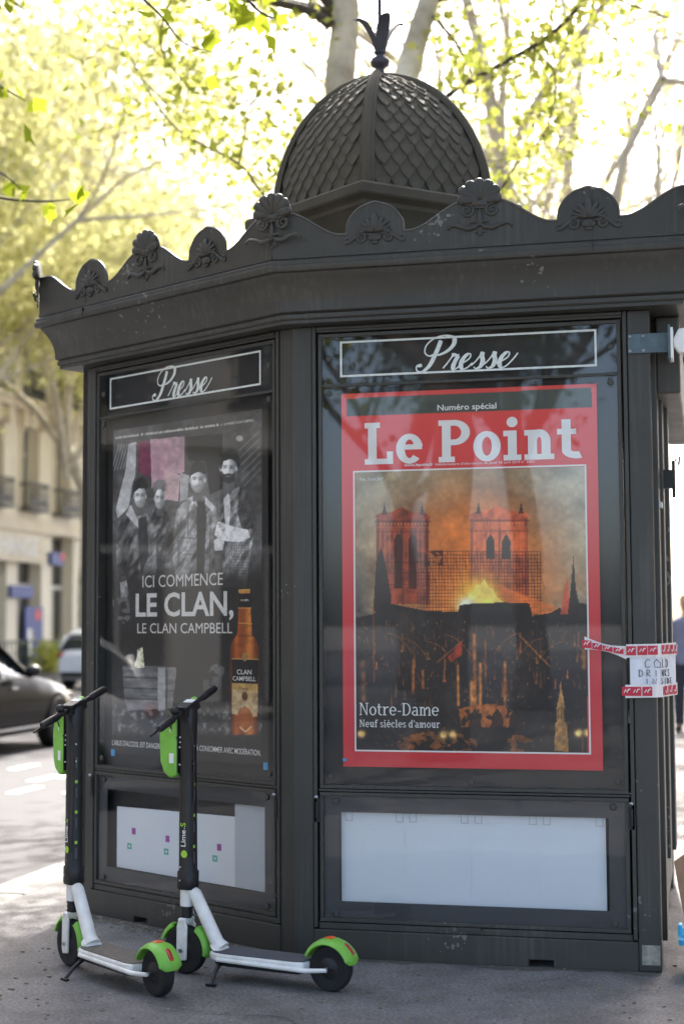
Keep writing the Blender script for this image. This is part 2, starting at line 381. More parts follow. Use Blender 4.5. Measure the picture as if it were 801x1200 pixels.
knob = MB().ellipsoid((0,-.012,0), (.010,.008,.008)).mesh('hinge_pin')
latch = MB().box(-.05,.05,-.014,.006,-.008,.006).mesh('latch')
M['maskgrey'] = mat('glass_border_grey', rgb(60,61,63), .6, var=.1, scale=3)

def strip_text_mesh(polys, z0=0.0, dz=.00006, name='lettering'):
    """flat print: polygons in x,z laid 0.06 mm apart"""
    m = MB()
    for i, p in enumerate(polys):
        y = z0-i*4e-6
        m.add([(x, y, z) for x, z in p], [tuple(range(len(p)))])
    return m.mesh(name, recalc=False)
# --- script lettering "Presse"
def catmull(pts, n=10):
    P = [np.array(p, float) for p in pts]; P = [2*P[0]-P[1]]+P+[2*P[-1]-P[-2]]; out = []
    for i in range(1, len(P)-2):
        for k in range(n):
            t = k/n; a, b, c, d = P[i-1], P[i], P[i+1], P[i+2]
            out.append(.5*((2*b)+(-a+c)*t+(2*a-5*b+4*c-d)*t*t+(-a+3*b-3*c+d)*t**3))
    out.append(P[-2]); return np.array(out)
def script_word():
    strokes = []
    def put(x, lst):
        for s in lst: strokes.append([(px+x, py) for px, py in s])
    put(0, [[(1.02,2.05),(.98,1.6),(.9,1.0),(.75,.35),(.4,-.05),(.0,.0),(-.15,.3),(.02,.42),(.1,.25)],
            [(1.0,1.15),(.55,1.0),(.15,1.25),(.1,1.75),(.5,2.2),(1.2,2.38),(1.85,2.2),(2.0,1.75),(1.7,1.3),(1.2,1.05),(1.0,1.1)]])
    put(1.75, [[(0,.1),(.2,.45),(.38,.85),(.48,1.12)], [(.48,1.12),(.52,.95),(.72,.98),(.84,.92)], [(.82,.95),(.72,.6),(.68,.2),(.8,.0),(1.0,.1),(1.15,.35)]])
    e_ = [[(0,.35),(.28,.48),(.55,.72),(.55,.98),(.35,1.02),(.12,.72),(.08,.3),(.3,.0),(.62,.1),(.85,.4)]]
    s_ = [[(-.12,.2),(.15,.55),(.42,1.12)], [(.42,1.12),(.44,.85),(.6,.5),(.55,.12),(.28,-.02),(.1,.12)], [(.28,-.02),(.55,.06),(.85,.42)]]
    put(2.85, e_); put(3.78, s_); put(4.62, s_); put(5.5, [e_[0][:-1]+[(.95,.55),(1.15,.95)]])
    polys = []
    for st in strokes:
        c = catmull(st, 8); c[:,0] += .32*c[:,1]
        d = np.gradient(c, axis=0); L = np.hypot(d[:,0], d[:,1])+1e-9; t = d/L[:,None]
        down = np.clip(-t[:,1], 0, 1)
        wd = .05+.11*down**1.3
        wd[0] *= .6; wd[-1] *= .6
        nx = np.stack([-t[:,1], t[:,0]], 1)
        A = c+nx*wd[:,None]; B = c-nx*wd[:,None]
        for i in range(len(c)-1): polys.append([tuple(B[i]), tuple(B[i+1]), tuple(A[i+1]), tuple(A[i])])
    return polys
pw = script_word()
xs = [p[0] for q in pw for p in q]; zs = [p[1] for q in pw for p in q]
sc = .44/(max(xs)-min(xs)); cx = (max(xs)+min(xs))/2
presse = strip_text_mesh([[((x-cx)*sc, (z-1.05)*sc*1.0) for x, z in q] for q in pw], name='presse_lettering')
box_out = frame_mesh(-.548, .548, -.078, .078, .0085, 0, .0012, 'b')
border = box_out.mesh('painted_border')

LETTER = []
def face_parts(side):
    loc, rz = FACE[side]
    mir = side == 'L'
    def P(name, me, m, par=kiosk, off=(0,0,0), **k):
        c, s = math.cos(rz), math.sin(rz)
        if par is kiosk: l = (loc[0]+c*off[0]-s*off[1], loc[1]+s*off[0]+c*off[1], off[2]); r = rz
        else: l = off; r = 0
        return link(name, me, m, par, loc=l, rz=r, **k)
    P('plinth', plinth2 if mir else plinth, M['paint'], bevel=.004)
    P('lintel', lintel, M['paint'], bevel=.003)
    P('sill', sill, M['paint'], bevel=.003)
    u = P('display_case', up_fr, M['paint'], bevel=.002); lo = P('notice_case', lo_fr, M['paint'], bevel=.002)
    P('back_panel', back_u, M['dark'], u); P('back_panel', back_l, M['dark'], lo)
    P('glass_pane', glass_u, M['glass'], u); P('glass_pane', glass_h, M['glass'], u); P('glass_pane', glass_l, M['glass'], lo)
    P('glass_border', mask_l, M['maskgrey'], lo)
    for x in (.16, W-.16):
        for z in (2.395, .755): P('screw_head', screw, M['paint'], u, off=(x,.0095,z))
        P('screw_head', screw, M['paint'], u, off=(x,.0095,2.545))
        for z in (.652, .185): P('screw_head', screw, M['black'] if z > .5 else M['paint'], lo, off=(x+(.02 if x<.5 else -.02),.0095,z))
    P('screw_head', screw, M['black'], u, off=(.76,.0095,.74))
    for x in (C0-.004, C1+.004):
        h = P('hinge', hinge, M['black'], lo, off=(x,.0,.615)); P('hinge_pin', knob, M['steel'], h, off=(0,-.006,.055))
    P('latch', latch, M['paint'], lo, off=(.745,.0,.143))
    t = P('presse_lettering', presse, M['sign_white'], u, off=(.76, .0095, 2.542)); t.rotation_euler = (0, 0, 0)
    P('painted_border', border, M['sign_white'], u, off=(.757, .0085, 2.542))
    return u, lo
caseR = face_parts('R'); caseL = face_parts('L')

# cornice, swept round the whole plan
prof = [(.02,2.706),(.086,2.706),(.092,2.712),(.092,2.728),(.086,2.732),(.100,2.740)]
for q in np.linspace(0, 1, 9): prof.append((.100+.052*q**2.2, 2.742+.15*q))
prof += [(.153,2.896),(.172,2.900),(.176,2.908),(.176,2.925),(.170,2.93),(.170,2.944),(.158,2.956),(.10,2.958),(.10,2.91)]
CPLAN = [V0+(VL-V0)*1.525/W, V0, np.array([1.58,0.]), np.array([1.58,2.28]), BL+(VL-V0)*.06/W+np.array([sa,ca])*.08]
build('soffit', MB().prism_z([tuple(p) for p in offset_poly(CPLAN, .083)], 2.690, 2.7045), M['paint'], kiosk)
build('cornice', sweep(CPLAN, prof, True), M['paint'], kiosk, smooth=30)
# crest
def crest_h(d, per):
    """height of the crest edge over its foot; d distance to the nearest shell, per distance shell-arch"""
    x = per-d
    if x < .122:
        t = x/.122
        return .096+(.024+.098*max(0,1-t**2.4)**.72 if t < .999 else 0)+(.006*(1-abs(x)/.03) if abs(x) < .03 else 0)
    if d < .06: return .200
    if d < .30:
        t = (d-.06)/.24; return .092+.108*(1-(3*t*t-2*t**3))
    return .092
def sphere_cap(m, c, r): m.ellipsoid(c, r, 8, 5)
def spiral(cx, cz, r0, turns, sgn, start, n=18):
    return [(cx+sgn*r0*(1-.78*t)*math.cos(start+2*math.pi*turns*t), -.006, cz+r0*(1-.78*t)*math.sin(start+2*math.pi*turns*t)) for t in np.linspace(0,1,n)]
def shell_ornament():
    m = MB(); zc = .196
    for k in range(-3, 4):
        a = R(k*27); L = .095 if abs(k) < 3 else .084
        ps = [(math.sin(a)*L*t, -.004-.010*math.sin(math.pi*min(1,t*.8)), zc+math.cos(a)*L*t) for t in (0.05,.3,.55,.8,.95,1.0)]
        m.tube(ps, [.006,.012,.018,.0225,.019,.010], 10)
    pts = [(math.sin(q)*.088, zc+math.cos(q)*.088) for q in np.linspace(R(-90), R(90), 15)]
    m.prism_y([(p[0], p[1]) for p in pts][::-1], -.008, .010)
    m.box(-.03,.03,-.022,.0,.178,.198); m.box(-.022,.022,-.016,0,.166,.178)
    for s in (-1, 1):
        p = [(s*.006,-.01,.172),(s*.02,-.012,.195),(s*.045,-.012,.19)]
        m.tube(p+spiral(s*.050, .160, .030, 1.6, s, R(80)), [.007]*3+list(np.linspace(.0085,.004,18)), 7)
        m.tube([(0,-.008,.105),(s*.02,-.012,.088),(s*.05,-.011,.082),(s*.08,-.012,.096),(s*.105,-.010,.102),(s*.122,-.008,.094),(s*.126,-.006,.082)], [.005,.009,.010,.009,.007,.006,.004], 7)
        m.tube([(s*.002,-.008,.10),(s*.014,-.012,.112),(s*.03,-.010,.112),(s*.036,-.008,.104)], [.006,.007,.005,.003], 6)
        m.ellipsoid((s*.016,-.006,.068), (.007,.007,.007), 8, 5)
    m.tube([(0,-.008,.165),(0,-.013,.14),(0,-.012,.115),(0,-.008,.09)], [.005,.009,.012,.004], 7)
    m.ellipsoid((0,-.007,.058), (.008,.008,.008), 8, 5)
    return m.mesh('shell_ornament')
def palmette_ornament():
    m = MB()
    for k, (a, L, r) in enumerate([(0,.078,.017),(24,.066,.011),(-24,.066,.011),(48,.062,.009),(-48,.062,.009),(70,.055,.007),(-70,.055,.007)]):
        a = R(a); ps = []
        for t in (0,.3,.6,.85,1.0):
            bend = .012*t*t*(1 if a > 0 else -1 if a < 0 else 0)
            ps.append((math.sin(a)*L*t+bend, -.005-.012*math.sin(math.pi*(.15+.7*t)), .098+math.cos(a)*L*t))
        m.tube(ps, [r*.5,r*.9,r,r*.65,.003], 7)
    m.ellipsoid((0,-.008,.074), (.030,.014,.018), 10, 6); m.ellipsoid((-.014,-.018,.078), (.008,.006,.005), 8, 5); m.ellipsoid((.014,-.018,.078), (.008,.006,.005), 8, 5)
    m.ellipsoid((0,-.02,.066), (.006,.007,.009), 8, 5); m.ellipsoid((0,-.01,.052), (.016,.01,.008), 8, 5)
    for s in (-1, 1):
        m.tube([(s*.01,-.008,.098),(s*.035,-.011,.106),(s*.06,-.010,.098)]+spiral(s*.058, .074, .023, 1.4, s, R(70)), [.005,.008,.008]+list(np.linspace(.008,.004,18)), 7)
        m.tube([(s*.055,-.008,.1),(s*.08,-.010,.078),(s*.10,-.009,.060)]+spiral(s*.112, .068, .015, 1.2, -s, R(220)), [.005,.007,.007]+list(np.linspace(.0065,.0035,18)), 7)
        m.tube([(s*.028,-.008,.08),(s*.04,-.014,.09),(s*.05,-.01,.084)], [.004,.006,.003], 6)
    return m.mesh('palmette_ornament')
SHELL, PALM = shell_ornament(), palmette_ornament()
CO = offset_poly(CPLAN, .158); ZC = 2.955
for i in range(5):
    a, b = CO[i], CO[(i+1)%5]; L = np.linalg.norm(b-a); d = (b-a)/L; ang = math.atan2(d[1], d[0])
    n = 2*max(1, round(L/.9)); per = L/n
    us = sorted(set(list(np.linspace(0, L, 161))+[k*per+s*e for k in range(1,n,2) for s in (-1,1) for e in (.1219,.1221,.112,.117,.0)]))
    us = [u for u in us if 0 <= u <= L]
    top = []
    for u in us:
        k = u/per; near_shell = 2*round(k/2); dd = abs(u-near_shell*per)
        top.append(crest_h(min(dd, per), per))
    m = MB(); v = []; f = []
    for u, h in zip(us, top): v += [(u,0,0),(u,0,h),(u,.014,h),(u,.014,0)]
    for k in range(len(us)-1):
        for e in range(4): f.append((4*k+e, 4*k+(e+1)%4, 4*k+4+(e+1)%4, 4*k+4+e))
    m.add(v, f)
    m.tube([(u, .004, h-.002) for u, h in zip(us, top)], .0075, 6)
    m.box(.002, L-.002, -.006, .002, 0, .012)
    c = build('crest', m, M['paint'], kiosk, loc=(a[0], a[1], ZC), rz=ang, smooth=40)
    for k in range(0, n+1):
        o = None
        if k % 2: o = link('palmette_ornament', PALM, M['paint'], c, loc=(k*per, 0, -.004), smooth='all')
        elif 0 < k < n: o = link('shell_ornament', SHELL, M['paint'], c, loc=(k*per, 0, -.004), smooth='all')
        elif k == 0:
            pa = CO[i-1]; d0 = (a-pa)/np.linalg.norm(a-pa); bis = math.atan2(d0[1]+d[1], d0[0]+d[0])
            o = link('shell_ornament', SHELL, M['paint'], c, loc=(-.002*math.sin(ang-bis), -.004, -.004), rz=bis-ang, smooth='all')
        if o is not None: o.scale = (1.06, .62, 1.0)
# visible joints of the cast sections
for s_, u in (('R', 1.309), ('L', W-1.29)):
    loc, rz = FACE[s_]; c, s = math.cos(rz), math.sin(rz)
    m = MB().box(-.0015, .0015, -.1785, -.165, 2.905, 2.945).box(-.0015,.0015,-.1592,-.150,2.957,3.17)
    link('section_joint', m.mesh('section_joint'), M['black'], kiosk, loc=(loc[0]+c*u, loc[1]+s*u, 0), rz=rz)

# dome
DC = np.array([.153, 1.16]); DROT = R(3.0); ZB = 3.50
HA, HB = .715, .60
def rh(k): return np.array([HA*math.cos(DROT+k*math.pi/2), HA*math.sin(DROT+k*math.pi/2)]) if k % 2 == 0 else np.array([HB*math.cos(DROT+k*math.pi/2), HB*math.sin(DROT+k*math.pi/2)])
RV = [rh(k) for k in range(4)]
dome = link('dome', None, None, kiosk) if False else None
prof = [(.70,2.90),(.70,3.20),(.735,3.22),(.735,3.25),(.77,3.28),(.83,3.34),(.90,3.39),(.915,3.395),(.915,3.415),(.955,3.43),(.985,3.436),(1.0,3.445),(1.0,3.485),(.985,3.495),(.93,3.505),(.80,3.51)]
m = MB(); v = []; f = []
for r_, z in prof:
    for k in range(4): v.append((DC[0]+RV[k][0]*r_, DC[1]+RV[k][1]*r_, z))
for i in range(len(prof)-1):
    for k in range(4): f.append((i*4+k, i*4+(k+1)%4, (i+1)*4+(k+1)%4, (i+1)*4+k))
f.append(tuple(range((len(prof)-1)*4, len(prof)*4))); m.add(v, f)
build('dome_drum', m, M['slate'], kiosk, smooth=28)
DS, DH = .755, .69
def dome_pt(k, wv, ph):              # facet k, lateral 0..1, latitude
    a, b = RV[k]*DS, RV[(k+1)%4]*DS
    q = (a*(1-wv)+b*wv)
    mid = (a+b)/2
    bulge = 1+.10*math.sin(math.pi*wv)   # slightly rounded facets
    r = math.cos(ph)**1.0*bulge
    return np.array([DC[0]+q[0]*r, DC[1]+q[1]*r, ZB+.005+DH*math.sin(ph)**1.02])
m = MB()
for k in range(4):
    v = []; f = []; NU, NP = 10, 22
    for j in range(NP+1):
        for i in range(NU+1): v.append(dome_pt(k, i/NU, math.pi/2*j/NP*.995))
    for j in range(NP):
        for i in range(NU): f.append((j*(NU+1)+i, j*(NU+1)+i+1, (j+1)*(NU+1)+i+1, (j+1)*(NU+1)+i))
    m.add(v, f)
dome = build('dome', m, M['slate'], kiosk, smooth='all')
rib = MB()
for k in range(4):
    pts = [dome_pt(k, 0, math.pi/2*t*.985) for t in np.linspace(0, 1, 24)]
    rib = MB()
    out = RV[k]/np.linalg.norm(RV[k]); side = np.array([-out[1], out[0]])
    v = []; f = []
    prf = [(-.040,-.01),(-.036,.010),(-.022,.012),(-.016,.024),(0,.030),(.016,.024),(.022,.012),(.036,.010),(.040,-.01)]
    for t, p in zip(np.linspace(0, 1, 24), pts):
        ph = math.pi/2*t*.985; nrm = np.array([out[0]*math.cos(ph), out[1]*math.cos(ph), math.sin(ph)]); sw = 1-.35*t
        for (x, h) in prf: v.append(p+np.array([side[0], side[1], 0])*x*sw+nrm*h)
    n = len(prf)
    for i in range(23):
        for j in range(n-1): f.append((i*n+j, i*n+j+1, (i+1)*n+j+1, (i+1)*n+j))
    rib.add(v, f); build('dome_rib', rib, M['slate'], dome, smooth=50)
# fish scales, each its own piece
sv_ = []; sf_ = []
out2 = [(-.5,.58),(-.5,.05),(-.46,-.18),(-.33,-.40),(-.16,-.58),(0,-.70),(.16,-.58),(.33,-.40),(.46,-.18),(.5,.05),(.5,.58)]
for sc_, hh in ((1.0,.0),(1.0,.0045),(.88,.0072),(.78,.0030)):
    for x, y in out2: sv_.append((x*sc_, (y-.0)*sc_ if y < .5 else y, hh if y < .5 else hh*.25))
n = len(out2)
for r_ in range(3):
    for i in range(n): sf_.append((r_*n+i, r_*n+(i+1)%n, (r_+1)*n+(i+1)%n, (r_+1)*n+i))
sf_.append(tuple(range(3*n, 4*n)))
SCALE = MB().add(sv_, sf_).mesh('scale'); SCALE.materials.append(M['slate'])
SCALE.polygons.foreach_set('use_smooth', [True]*len(SCALE.polygons)); SCALE.set_sharp_from_angle(angle=R(60))
ph0 = R(5); row = 0; ph = ph0
while ph < R(80):
    r = math.cos(ph); n = max(2, round(7.2*r**.75)); hgt = .078*(.55+.45*r)
    edge_m = .045/ (np.linalg.norm(RV[0]-RV[1])*DS*max(r,.15))
    for k in range(4):
        for i in range(n + (row % 2)):
            wv = (i+.5)/n if row % 2 == 0 else i/n
            if wv < .02 or wv > .98: continue
            wv = edge_m+wv*(1-2*edge_m)
            p = dome_pt(k, wv, ph); e = 1e-3
            tu = dome_pt(k, min(1,wv+e), ph)-dome_pt(k, wv-e, ph); tp = dome_pt(k, wv, ph+e)-dome_pt(k, wv, ph-e)
            tu /= np.linalg.norm(tu); nn = np.cross(tu, tp); nn /= np.linalg.norm(nn); tv = np.cross(nn, tu)
            width = np.linalg.norm(RV[0]-RV[1])*DS*r*(1-2*edge_m)/n*1.06
            tl = tv*math.cos(R(-2))+nn*math.sin(R(-2)); nl = np.cross(tu, tl)
            o = bpy.data.objects.new('scale', SCALE); COL.objects.link(o); o.parent = dome
            o.matrix_local = Matrix([[tu[q]*width, tl[q]*hgt*1.25, nl[q]*1.0, p[q]+nn[q]*.002] for q in range(3)]+[[0,0,0,1]])
    ph += hgt*.80/DH/ (1.0); row += 1
# finial
ft = ZB+.005+DH
fin = build('finial', MB().lathe([(.07,-.02),(.065,.012),(.028,.03),(.022,.06),(.03,.075),(.048,.09),(.056,.115),(.048,.14),(.024,.155),(.022,.17),(.034,.178),(.034,.192),(.02,.205),(.022,.23),(.016,.30),(.012,.36),(.012,.75),(.003,.82)], 20), M['finial'], kiosk, loc=(DC[0], DC[1], ft), smooth=45); fin.scale = (.9, .9, .74)
for k in range(4):
    a = k*math.pi/2+R(30); ca_, sa_ = math.cos(a), math.sin(a); m = MB(); v = []; f = []
    path = [(.014,.19,.022),(.034,.27,.034),(.060,.335,.040),(.092,.385,.034),(.125,.405,.020),(.150,.395,.003)]
    for r_, z, wd in path:
        for s, dr in ((-1,0),(0,-.020),(1,0),(0,.018)):
            rr = r_+dr; v.append((ca_*rr-sa_*s*wd, sa_*rr+ca_*s*wd, z+(-.006 if s == 0 and dr < 0 else 0)))
    for i in range(5):
        for j in range(4): f.append((i*4+j, i*4+(j+1)%4, i*4+4+(j+1)%4, i*4+4+j))
    f += [(3,2,1,0), (20,21,22,23)]
    m.add(v, f); build('finial_leaf', m, M['finial'], fin, smooth=50)
# chipped paint sticker at the foot of the right post
build('sticker', MB().box(1.444, 1.516, -.0035, -.0012, .03, .108), M['stickerold'], kiosk)


# ------------------------------------------------------------------ printed things behind the glass
def vnoise(X, Y, s, seed):
    r = np.random.default_rng(seed); g = r.random((64, 64)); x = X/s; y = Y/s
    xi = np.floor(x).astype(int); yi = np.floor(y).astype(int); fx = x-xi; fy = y-yi
    fx = fx*fx*(3-2*fx); fy = fy*fy*(3-2*fy)
    G = lambda i, j: g[i % 64, j % 64]
    return (G(xi,yi)*(1-fx)+G(xi+1,yi)*fx)*(1-fy)+(G(xi,yi+1)*(1-fx)+G(xi+1,yi+1)*fx)*fy
def fbm(X, Y, s, seed, o=4):
    return sum(vnoise(X, Y, s/2**k, seed+k)*.5**k for k in range(o))/sum(.5**k for k in range(o))
class Print:
    """ink on a sheet: one colour per vertex of a fine grid, drawn in picture units of the photographed sheet"""
    def __init__(s, side, u0, u1, z0, z1, nx, nz):
        s.side = side; loc, rz = FACE[side]; c, sn = math.cos(rz), math.sin(rz)
        U, Z = np.meshgrid(np.linspace(u0, u1, nx), np.linspace(z0, z1, nz)); s.U, s.Z, s.nx, s.nz = U, Z, nx, nz
        P = np.stack([loc[0]+c*U-sn*.03, loc[1]+sn*U+c*.03, Z], -1)
        d = P-CAM; wv = d@_F; s.X = 400.5+FPX*(d@_R2)/wv; s.Y = 600-FPX*(d@_U2)/wv
        s.C = np.zeros((nz, nx, 3))
    def fill(s, col, mask=None, a=1.0):
        col = np.asarray(col, float)
        if mask is None: mask = np.ones_like(s.X)
        k = (np.asarray(mask, float)*a)[..., None]; s.C = s.C*(1-k)+col*k
    def poly(s, pts):
        X, Y = s.X, s.Y; xs = [p[0] for p in pts]; ys = [p[1] for p in pts]
        inside = np.zeros(X.shape, bool); n = len(pts)
        bb = (X >= min(xs)) & (X <= max(xs)) & (Y >= min(ys)) & (Y <= max(ys)); xb, yb = X[bb], Y[bb]; ins = np.zeros(xb.shape, bool)
        for i in range(n):
            x1, y1 = pts[i]; x2, y2 = pts[(i+1) % n]
            if y1 == y2: continue
            c = ((y1 > yb) != (y2 > yb)) & (xb < (x2-x1)*(yb-y1)/(y2-y1)+x1); ins ^= c
        inside[bb] = ins; return inside
    def line(s, x0, y0, x1, y1, wd):
        dx, dy = x1-x0, y1-y0; L = dx*dx+dy*dy+1e-9
        t = np.clip(((s.X-x0)*dx+(s.Y-y0)*dy)/L, 0, 1); d = np.hypot(s.X-x0-t*dx, s.Y-y0-t*dy)
        return np.clip(1.2-d/wd, 0, 1)
    def ell(s, cx, cy, rx, ry, soft=.15):
        d = np.hypot((s.X-cx)/rx, (s.Y-cy)/ry); return np.clip((1-d)/soft+.5, 0, 1)
    def glow(s, cx, cy, r): return np.exp(-((s.X-cx)**2+(s.Y-cy)**2)/(r*r))
    def build(s, name, y, rough=.35):
        loc, rz = FACE[s.side]
        x0 = s.U[0,0]; z0 = s.Z[0,0]
        v = np.stack([s.U-x0, np.zeros_like(s.U), s.Z-z0], -1).reshape(-1, 3)
        nx, nz = s.nx, s.nz; i = np.arange((nx-1)*(nz-1)); r_ = i//(nx-1); c_ = i % (nx-1); a = r_*nx+c_
        F = np.stack([a, a+1, a+nx+1, a+nx], 1)
        me = bpy.data.meshes.new(name); me.vertices.add(len(v)); me.vertices.foreach_set('co', v.ravel())
        me.loops.add(F.size); me.loops.foreach_set('vertex_index', F.ravel()); me.polygons.add(len(F))
        me.polygons.foreach_set('loop_start', np.arange(len(F))*4); me.update(calc_edges=True)
        ca_ = me.color_attributes.new('ink', 'FLOAT_COLOR', 'POINT')
        L = lin(np.clip(s.C.reshape(-1, 3), 0, 255)); ca_.data.foreach_set('color', np.concatenate([L, np.ones((len(L), 1))], 1).ravel())
        m = bpy.data.materials.new(name+'_ink'); m.use_nodes = True; n = m.node_tree.nodes; b = n['Principled BSDF']
        at = n.new('ShaderNodeVertexColor'); at.layer_name = 'ink'; m.node_tree.links.new(at.outputs[0], b.inputs['Base Color']); b.inputs['Roughness'].default_value = rough
        c, sn = math.cos(rz), math.sin(rz)
        return link(name, me, m, None, loc=(loc[0]+c*x0-sn*y, loc[1]+sn*x0+c*y, z0), rz=rz)

def text_mesh(body, size, sx=1.0, bold=0.0, align='LEFT', spacing=1.0, shear=0.0):
    cu = bpy.data.curves.new('t', 'FONT'); cu.body = body; cu.size = size; cu.offset = bold; cu.align_x = align; cu.space_character = spacing; cu.shear = shear
    cu.resolution_u = 3
    o = bpy.data.objects.new('t', cu); COL.objects.link(o); dg = bpy.context.evaluated_depsgraph_get(); dg.update()
    me = bpy.data.meshes.new_from_object(o.evaluated_get(dg)); bpy.data.objects.remove(o); bpy.data.curves.remove(cu)
    for v in me.vertices: v.co = Vector((v.co.x*sx, 0, v.co.y))
    me.materials.clear(); return me
def put_text(parent, name, body, x, z, height, width=None, bold=0.0, m=None, y=-.0012, align='LEFT', shear=0.0):
    """height = cap height in metres, width = total width in metres"""
    me = text_mesh(body, 1.0, 1.0, bold, 'LEFT', 1.0, shear)
    xs = [v.co.x for v in me.vertices]; zs = [v.co.z for v in me.vertices]
    cap = .73; k = height/cap; kx = k if width is None else width/(max(xs)-min(xs))
    x0 = min(xs); wtot = (max(xs)-x0)*kx
    sh = {'LEFT': 0, 'CENTER': -wtot/2, 'RIGHT': -wtot}[align]
    for v in me.vertices: v.co = Vector(((v.co.x-x0)*kx+sh, 0, v.co.z*k))
    me.name = name
    return link(name, me, m or M['poster_white'], parent, loc=(x, y, z))

# ---- slab serif glyphs from rectangles and ring sectors
def ring(cx, cy, rx, ry, tx, ty, a0, a1, n=20):
    out = []
    for i in range(n):
        q0, q1 = R(a0+(a1-a0)*i/n), R(a0+(a1-a0)*(i+1)/n)
        o = lambda q: (cx+rx*math.cos(q), cy+ry*math.sin(q)); k = lambda q: (cx+(rx-tx)*math.cos(q), cy+(ry-ty)*math.sin(q))
        out.append([k(q0), o(q0), o(q1), k(q1)])
    return out
def rect(x0, x1, y0, y1): return [[(x0,y0),(x1,y0),(x1,y1),(x0,y1)]]
def slab(ch, B, S, xh=.70):
    T = S*1.05; r = rect
    if ch == 'L': return r(.08,.08+B,0,1)+r(0,.16+B,1-S,1)+r(0,.66,0,S)+r(.66-S*1.1,.66,S,.30), .70
    if ch == 'P': return r(.08,.08+B,0,1)+r(0,.1,1-S,1)+r(0,.17+B,0,S)+r(.08+B,.36,1-T,1)+r(.08+B,.36,.40,.40+T)+ring(.36,.70,.36,.30,B,T,-90,90), .76
    if ch == 'D': return r(.08,.08+B,0,1)+r(0,.1,1-S,1)+r(0,.1,0,S)+r(.08+B,.34,1-T,1)+r(.08+B,.34,0,T)+ring(.34,.5,.42,.5,B,T,-90,90), .82
    if ch == 'N': return r(.07,.07+B*.6,0,1)+r(.62,.62+B*.6,0,1)+[[(.07,1),(.62,.0),(.62+B*.6,.0),(.07+B,1)]]+r(0,.12,1-S,1)+r(0,.2,0,S)+r(.54,.8,1-S,1), .84
    if ch == 'o': return ring(.31,xh/2,.31,xh/2+.01,B,T,0,360,30), .65
    if ch in 'eè':
        g = ring(.31,xh/2,.31,xh/2+.01,B,T,8,318,28)+r(.06,.60,xh/2-.02,xh/2-.02+T*.9)
        if ch == 'è': g = g+[[(.18,.98),(.30,.78),(.38,.78),(.34,.98)]]
        return g, .64
    if ch == 'c': return ring(.29,xh/2,.29,xh/2+.01,B,T,45,318,24)+r(.40,.40+B*.8,xh*.66,xh*.9), .57
    if ch == 'i': return r(.10,.10+B,0,xh)+r(.0,.12,xh-S,xh)+r(.0,.20+B,0,S)+ring(.10+B/2,.90,B*.62,B*.62,B*.62,B*.62,0,360,16), .24+B
    if ch == 'l': return r(.10,.10+B,0,1.04)+r(.0,.12,1.04-S,1.04)+r(.0,.20+B,0,S), .24+B
    if ch == 'n': return r(.08,.08+B,0,xh)+r(0,.1,xh-S,xh)+r(0,.14+B,0,S)+ring(.33,xh-.27,.25,.28,B,T*1.3,0,170,16)+r(.58-B,.58,0,xh-.26)+r(.50-B,.66,0,S), .70
    if ch == 'm': return r(.08,.08+B,0,xh)+r(0,.1,xh-S,xh)+r(0,.14+B,0,S)+ring(.30,xh-.25,.22,.26,B,T*1.2,0,170,14)+r(.52-B,.52,0,xh-.24)+r(.46-B,.58,0,S)+ring(.74,xh-.25,.22,.26,B,T*1.2,0,170,14)+r(.96-B,.96,0,xh-.24)+r(.90-B,1.02,0,S), 1.06
    if ch == 'u': return r(.08,.08+B,.24,xh)+r(0,.1,xh-S,xh)+ring(.33,.27,.25,.28,B,T*1.3,180,355,16)+r(.58-B,.58,0,xh)+r(.50-B,.6,xh-S,xh)+r(.58,.66,0,S), .70
    if ch == 'r': return r(.08,.08+B,0,xh)+r(0,.1,xh-S,xh)+r(0,.2+B,0,S)+ring(.40,xh-.26,.28,.27,B,T*1.3,60,165,10)+r(.40,.52,xh-S*1.5,xh+.01), .55
    if ch == 't': return r(.10,.10+B,.18,.92)+r(0,.42,xh-S,xh)+ring(.10+B+.13,.20,.13+B,.20,B,T*1.2,180,290,12)+r(.23+B,.40,0,T*1.1), .46
    if ch == 'f': return r(.10,.10+B,0,.8)+r(0,.42,xh-S,xh)+r(0,.2+B,0,S)+ring(.10+B+.15,.78,.15+B,.24,B,T*1.2,60,180,12)+r(.28+B,.42,.94,1.02), .44
    if ch == 'a': return ring(.27,xh-.23,.25,.24,B,T,15,150,14)+r(.52-B,.52,.08,xh-.2)+ring(.26,.20,.26,.21,B,T,60,330,20)+r(.5,.6,0,S)+r(.52-B,.52,0,.1), .62
    if ch == 'd': return ring(.29,xh/2,.29,xh/2+.01,B,T,0,360,28)+r(.58-B,.58,0,1.04)+r(.46,.5,1.04-S,1.04)+r(.56,.66,0,S), .70
    if ch == 's': return ring(.24,xh*.74,.22,xh*.26,B*.8,T*1.1,20,270,16)+ring(.24,xh*.25,.24,xh*.26,B*.8,T*1.1,-160,90,16), .50
    if ch == '-': return r(.04,.34,.28,.28+S*1.3), .40
    if ch == "'": return r(.04,.04+B*.8,.72,1.0), .16
    return [], .3
def slab_word(txt, B, S, gap=.05):
    x = 0; P = []
    for ch in txt:
        g, wd = slab(ch, B, S) if ch != ' ' else ([], .28)
        P += [[(px+x, py) for px, py in q] for q in g]; x += wd+gap
    return P, x-gap
def put_slab(parent, name, txt, x, z, height, width, B, S, m, gap=.05, y=-.0012):
    P, tot = slab_word(txt, B, S, gap); kx = width/tot
    return link(name, strip_text_mesh([[(px*kx, py*height) for px, py in q] for q in P], name=name), m, parent, loc=(x, y, z))

